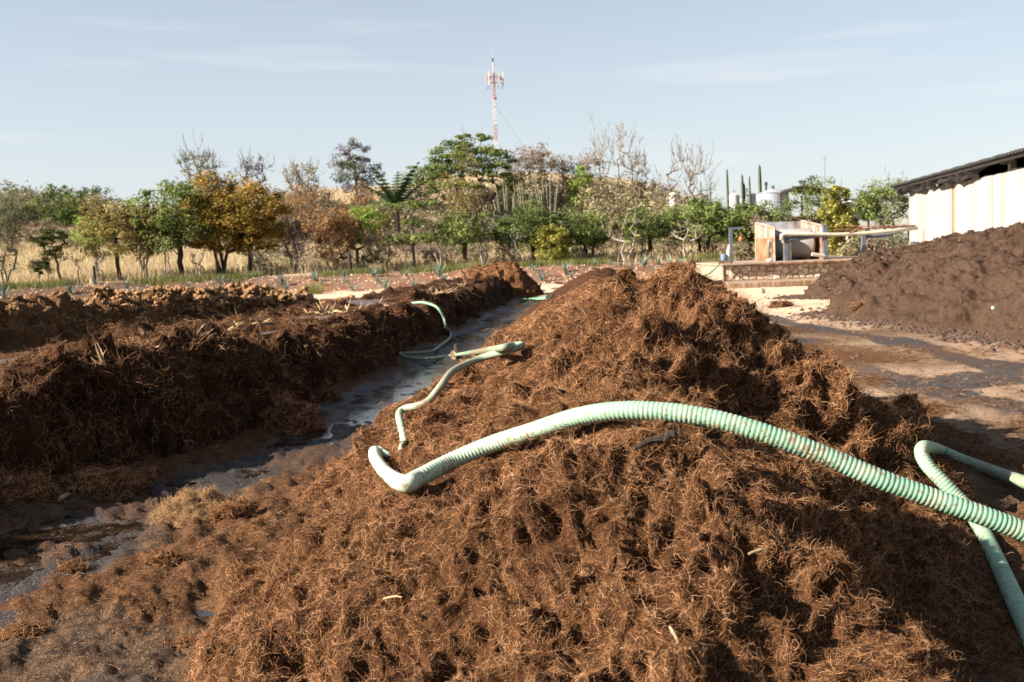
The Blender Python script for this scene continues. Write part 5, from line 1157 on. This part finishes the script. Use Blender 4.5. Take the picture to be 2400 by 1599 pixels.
STRAW = [(0, (.36, .26, .14)), (.5, (.50, .38, .22)), (1, (.62, .50, .31))]
grass('dry_grass', 60000, fan(66, 102), .75, .07, STRAW, 31)
grass('dry_grass', 34000, fan(100, 140, -80, 1700), .5, .10, [(0, (.34, .25, .15)), (.5, (.47, .36, .22)), (1, (.58, .46, .29))], 32)
def bankxy(g, n):
    y = g.uniform(54, 64.5, n); u = g.uniform(-60, 1640, n); x = (u-1200)/F_PX*y; m = vn(x/1.8, y/1.8, s=7) > .1; return x[m], y[m]
grass('dry_grass', 9000, bankxy, .16, .03, [(0, (.16, .12, .07)), (.5, (.28, .21, .12)), (1, (.40, .32, .19))], 35, .6)
def bankst(g, n):
    y = g.uniform(53, 64.5, n); u = g.uniform(-60, 1640, n); return (u-1200)/F_PX*y, y
pebbles('gravel', 1800, bankst, .022, M_STONES[3], 6)
def fr(g, n):
    y = 64+g.normal(0, .9, n); u = g.uniform(-80, 1800, n); x = (u-1200)/F_PX*y; m = vn(x/2.5, x*0, s=3) > -.45; return x[m], y[m]
grass('green_grass', 14000, fr, .42, .05, [(0, (.07, .085, .025)), (.5, (.13, .14, .045)), (1, (.25, .22, .09))], 33)
def tuft(u, v, hpx, label, stops, seed):
    d = ray(u, v); d = d/d[1]; ys = np.linspace(45, 70, 400); k = int(np.argmax(CAM_H+d[2]*ys <= base_h(d[0]*ys, ys))); Y = ys[k]; x = d[0]*Y; z = float(base_h(np.array([x]), np.array([Y]))[0]); h = hpx/F_PX*Y
    rg = np.random.default_rng(seed); n = 260; a = rg.uniform(0, 6.28, n); q = rg.uniform(0, 1, n)**.7*h*.45; bx_, by_ = q*np.cos(a), q*np.sin(a); hh = h*rg.uniform(.5, 1.1, n)
    V = np.stack([np.stack([bx_-.015, by_, bx_*0], 1), np.stack([bx_+.015, by_, bx_*0], 1), np.stack([bx_*1.9, by_*1.9, hh], 1)], 1).reshape(-1, 3)
    tag(mobj('grass_tuft', V, np.arange(3*n).reshape(-1, 3), m_leaf('tuft blades', stops, .3), None, (x, Y, z), dict(tint=np.repeat(rg.uniform(0, 1, n), 3))), label, 'grass tuft', 'grass tufts on the bank')
TG = [(0, (.16, .17, .05)), (.5, (.28, .27, .10)), (1, (.42, .36, .18))]
tuft(740, 690, 32, 'bright yellow green grass tuft at the foot of the bank', TG, 41); tuft(722, 690, 26, 'smaller grass tuft beside the bright yellow green one', TG, 42); tuft(1115, 640, 32, 'green grass tuft behind the round fibre mound', TG, 43); tuft(312, 700, 26, 'pale grass tuft among the agaves at the left', TG, 44); tuft(880, 640, 24, 'dry straw tuft beside agaves in the middle of the bank', STRAW, 45)

# ------------------------------------------------------------------ things lying about
M_STALK = m_plain('dry agave stalk', (.36, .24, .13), .85, .45, 9, .2); M_STALKD = m_plain('brown dead leaf', (.17, .095, .05), .85, .4, 6, .2)
def stalks(u, v, wpx, n, L, label, seed, pale=.7, up=.5, dz=0.02):
    """a heap of dry agave leaf ends and stalks, each piece its own part"""
    rg = np.random.default_rng(seed); p = hit(u, v, 0); o_ = root('stalk_bundle', (p[0], p[1], p[2]+dz), label, 'stalks', 'dry stalk bundles on the dark windrow'); w = wpx/F_PX*p[1]
    for k in range(n):
        b = np.array([rg.normal(0, w*.35), rg.normal(0, w*.25), .0]); a = rg.uniform(0, 6.28); e = R(rg.uniform(-4, 70)*up+8*rg.uniform()); l = L*rg.uniform(.5, 1.3); d = np.array([math.cos(a)*math.cos(e), math.sin(a)*math.cos(e), math.sin(e)])
        l *= .42; wd = l*rg.uniform(.04, .11); d_ = d; side = np.cross(d_, [rg.normal(), rg.normal(), 1.0]); side /= np.linalg.norm(side)+1e-9; up_ = np.cross(side, d_); V = []; cu = rg.normal(0, .35)
        for t_, q_ in ((-.05, .8), (.3, 1), (.65, .75), (1, .12)):
            c_ = b*.8+d_*l*t_+up_*cu*l*t_*t_; V += [c_-side*wd*q_, c_+up_*wd*.3*q_, c_+side*wd*q_, c_-up_*wd*.25*q_]
        F = [(i*4+k2, i*4+(k2+1) % 4, i*4+4+(k2+1) % 4, i*4+4+k2) for i in range(3) for k2 in range(4)]+[(3, 2, 1, 0), (12, 13, 14, 15)]
        mobj('stalk', np.array(V), F, M_STALK if rg.uniform() < pale else M_STALKD, o_)
stalks(425, 765, 60, 34, .55, 'tallest spiky bundle of pale dry stalks on the dark windrow', 1, .75, 1.0)
stalks(395, 785, 110, 34, .6, 'flat mat of brown and pale dead leaves in front of the spiky bundle', 2, .45, .3)
stalks(330, 800, 60, 18, .5, 'dark curled dead leaves left of the spiky stalk bundle', 3, .15, .7)
stalks(345, 822, 55, 12, .5, 'pale flat leaf ends at the near edge of the liquid pool', 4, .8, .2)
stalks(245, 858, 26, 6, .42, 'few upright pale stubs on the near left rim of the dark windrow', 5, .9, 1.1)
stalks(475, 790, 60, 16, .45, 'small brown stalks right of the spiky bundle', 6, .5, .6)
stalks(560, 775, 70, 20, .5, 'pale stalk cluster in the middle of the dark windrow', 7, .75, .7)
stalks(610, 760, 60, 14, .5, 'brownish leaf litter on the windrow before the pale spread', 8, .5, .5)
stalks(762, 735, 60, 30, .6, 'pale spiky stalks left of the hose on the windrow', 9, .9, .9)
stalks(815, 735, 110, 46, .6, 'broad pale spread of cut leaf ends beside the hose', 10, .95, .4)
stalks(870, 725, 60, 24, .6, 'cut pale leaf ends right where the hose comes up', 11, .9, .45)
stalks(1010, 690, 120, 40, .75, 'pale straw coloured leaf ends behind the hose arch', 12, .95, .4)
stalks(1060, 675, 60, 20, .75, 'pale cut leaves at the foot of the round fibre mound', 13, .9, .5)
stalks(1090, 672, 14, 2, 1.8, 'tall green grey agave leaf sticking out of the round mound', 14, .6, 1.2)

def clump(u, v, wpx, hpx, label, seed, mat, hair, n=2600, group='fibre clumps on the wet ground'):
    """a torn-off lump of matted fibre"""
    p = hit(u, v+hpx*.35, 0); Y = p[1]; rx, rz = wpx/2/F_PX*Y, hpx/F_PX*Y; nu, nv = 40, 22
    A, B = np.meshgrid(np.linspace(0, 2*math.pi, nu, endpoint=False), np.linspace(0, 1, nv)); q = np.sin(B*math.pi/2)
    x, y, z = rx*q*np.cos(A), rx*.75*q*np.sin(A), rz*np.cos(B*math.pi/2)-.02
    k = 1/max(rx, .05); f = 1+.30*fbm(x*k*1.6+seed, y*k*1.6, z*k*1.6, 400+seed, 3)+.22*vn(x*k*4, y*k*4, z*k*4, 410+seed)+.10*vn(x*k*9, y*k*9, z*k*9, 420)
    V = np.stack([x*f, y*f, z*f-(B > .97)*.03], -1).reshape(-1, 3); i = np.arange(nu*nv).reshape(nv, nu); j = np.roll(i, -1, 1)
    F = np.stack([i[:-1].ravel(), i[1:].ravel(), j[1:].ravel(), j[:-1].ravel()], 1)
    loc = (p[0], p[1], float(ground_h(np.array([p[0]]), np.array([p[1]]))[0]) if surf(p[0], p[1]) < base_h(p[0], p[1])+.02 else p[2])
    o_ = mobj('fibre_clump', V, F, mat, None, loc, None, True); tag(o_, label, 'clump', group)
    P_, N_ = sample_faces(V, F[nu:], n, lambda c, m: np.ones(len(c)), seed); N_ = np.where(np.sum(N_*P_, 1, keepdims=True) < 0, -N_, N_)
    fibre_curves('loose_fibre', P_+np.array(loc), N_, None, .065*max(1, Y/7), .0009*max(1, Y/5), hair, o_, loc, K=6, lift=.6, seed=seed)
M_TAN = m_fibre('dry tan fibre', (.22, .125, .055), (.15, .08, .034), (.06, .03, .013)); H_TAN = m_fibre_hair('dry tan strands', [(0, (.18, .09, .04)), (.4, (.36, .21, .095)), (1, (.62, .43, .24))])
clump(470, 1188, 190, 62, 'pale tan fibre clump alone on the wet ground left of the heap', 1, M_TAN, H_TAN, 5000)
clump(545, 1205, 90, 40, 'brown fibre clump touching the pale tan one on its shaded side', 2, M_MAIN, M_HAIR, 1800)
clump(670, 985, 130, 60, 'brown fibre lump at the near end of the shining puddle', 3, M_MAIN, M_HAIR, 3000)
clump(640, 965, 40, 50, 'small upright tuft on the brown lump by the puddle', 4, M_MAIN, M_HAIR, 900)
clump(772, 932, 46, 26, 'dark round clump standing in the puddle under the windrow', 5, M_DARKF, M_HAIRD, 1300)
clump(240, 1128, 170, 42, 'long low fibre scrap along the foot of the dark windrow', 6, M_MAIN, M_HAIR, 3000)
clump(40, 1150, 180, 70, 'big brown clump at the left edge of the photo', 7, M_MAIN, M_HAIR, 4200)
clump(345, 1118, 24, 24, 'tiny fibre tuft at the end of the low scrap', 8, M_MAIN, M_HAIR, 400)
clump(168, 1328, 72, 24, 'little dark brown tuft on the bare mud', 9, M_MAIN, M_HAIR, 900)
clump(388, 1322, 90, 32, 'flattened brown tuft on the mud below the pale clump', 10, M_MAIN, M_HAIR, 1300)
clump(568, 1368, 60, 30, 'small dark tuft beside the heap foot at lower left', 11, M_MAIN, M_HAIR, 900)
clump(60, 1470, 120, 34, 'matted brown tuft in the lower left corner', 12, M_MAIN, M_HAIR, 1500)
clump(440, 1490, 80, 26, 'brown scrap of fibre on the mud near the bottom edge', 13, M_MAIN, M_HAIR, 1000)
clump(270, 1165, 90, 26, 'muddy grey scrap in the shallow water', 14, M_DARKF, M_HAIRD, 900)
clump(1010, 985, 90, 55, 'brown lump over the buried part of the hose', 15, M_MAIN, M_HAIR, 2200)
clump(1095, 880, 50, 40, 'fibre lump beside the bend of the hose higher up', 16, M_MAIN, M_HAIR, 1100)
clump(2130, 980, 60, 60, 'dark round clump at the right shoulder of the heap', 17, M_MAIN, M_HAIR, 1500)
clump(2020, 720, 36, 16, 'little heap of dark crumbs on the pale yard', 18, M_DARKF, M_HAIRD, 300)
clump(1830, 715, 60, 14, 'flat dark crumbs at the start of the wet track', 19, M_DARKF, M_HAIRD, 300)
# a split piece of dark bark, a pale stick and a few scraps on the heap
p = hit(1530, 1050, .0); o_ = root('bark_piece', p, 'dark split piece of bark lying just under the hose', 'bark')
for k, (a, b, r) in enumerate((((-.10, -.02, .0), (.10, .03, .07), .022), ((.06, .0, .03), (.13, .02, .10), .026), ((-.02, .0, .01), (.07, .04, .08), .016))):
    a, b, r = np.array(a)*.75, np.array(b)*[.75, .75, .55], r*.7; MB().tube([a, a*.6+b*.4+[0, .01, .012], b*.8+a*.2, b], [r*.35, r*.9, r, r*.6], 6).build('splinter', m_plain('dark bark', (.04, .024, .016), .85, .5, 22, .3, 0, .01), o_)
def stick(u, v, du, dv, r, label, mat, name='stick', off=.012):
    a, b = hit(u-du, v-dv, off), hit(u+du, v+dv, off); o_ = MB().tube([(0, 0, 0), (b-a)*.3+[0, 0, .004], (b-a)*.7+[0, 0, .006], b-a], [r*.8, r, r*.95, r*.7], 7).build(name, mat, None, a); tag(o_, label, 'stick', 'pale sticks and chips'); return o_
M_PSTK = m_plain('pale bare wood', (.30, .20, .11), .85, .4, 30, .2)
stick(1775, 1294, 21, -5, .005, 'short pale stick lying on the shaded side of the heap', M_PSTK)
stick(1215, 1148, 8, -3, .003, 'thin pale chip on the heap below the left of the hose', M_PSTK)
stick(2237, 1582, 8, -12, .007, 'pale stub poking out at the bottom right corner', M_PSTK)
stick(920, 1402, 22, -2, .004, 'thin straw lying on the lower left slope of the heap', M_PSTK)
stick(150, 1165, 12, -6, .02, 'pale stone like chip in the mud by the left clump', M_PSTK, 'wood_chip')
stick(560, 1395, 6, 8, .006, 'small tan splinter at the foot of the heap', M_PSTK)
stick(1580, 1490, 10, 20, .006, 'thin dry stem on the lower middle of the heap', M_PSTK)
p = hit(2335, 728, .05); tag(MB().box((0, 0, .05), (.16, .10, .05), .5, .02).build('plastic_scrap', m_plain('pale turquoise plastic', (.35, .60, .55), .5, .2), None, p), 'turquoise plastic scrap on the dark compost heap', 'scrap')
p = G(1783, 688); tag(MB().lathe((0, 0, 0), [(.03, -.02), (.16, .0), (.17, .1), (.12, .18), (.02, .2)], 8).build('stone', M_STONES[1], None, p), 'single dark stone on the pale yard before the slab', 'stone')
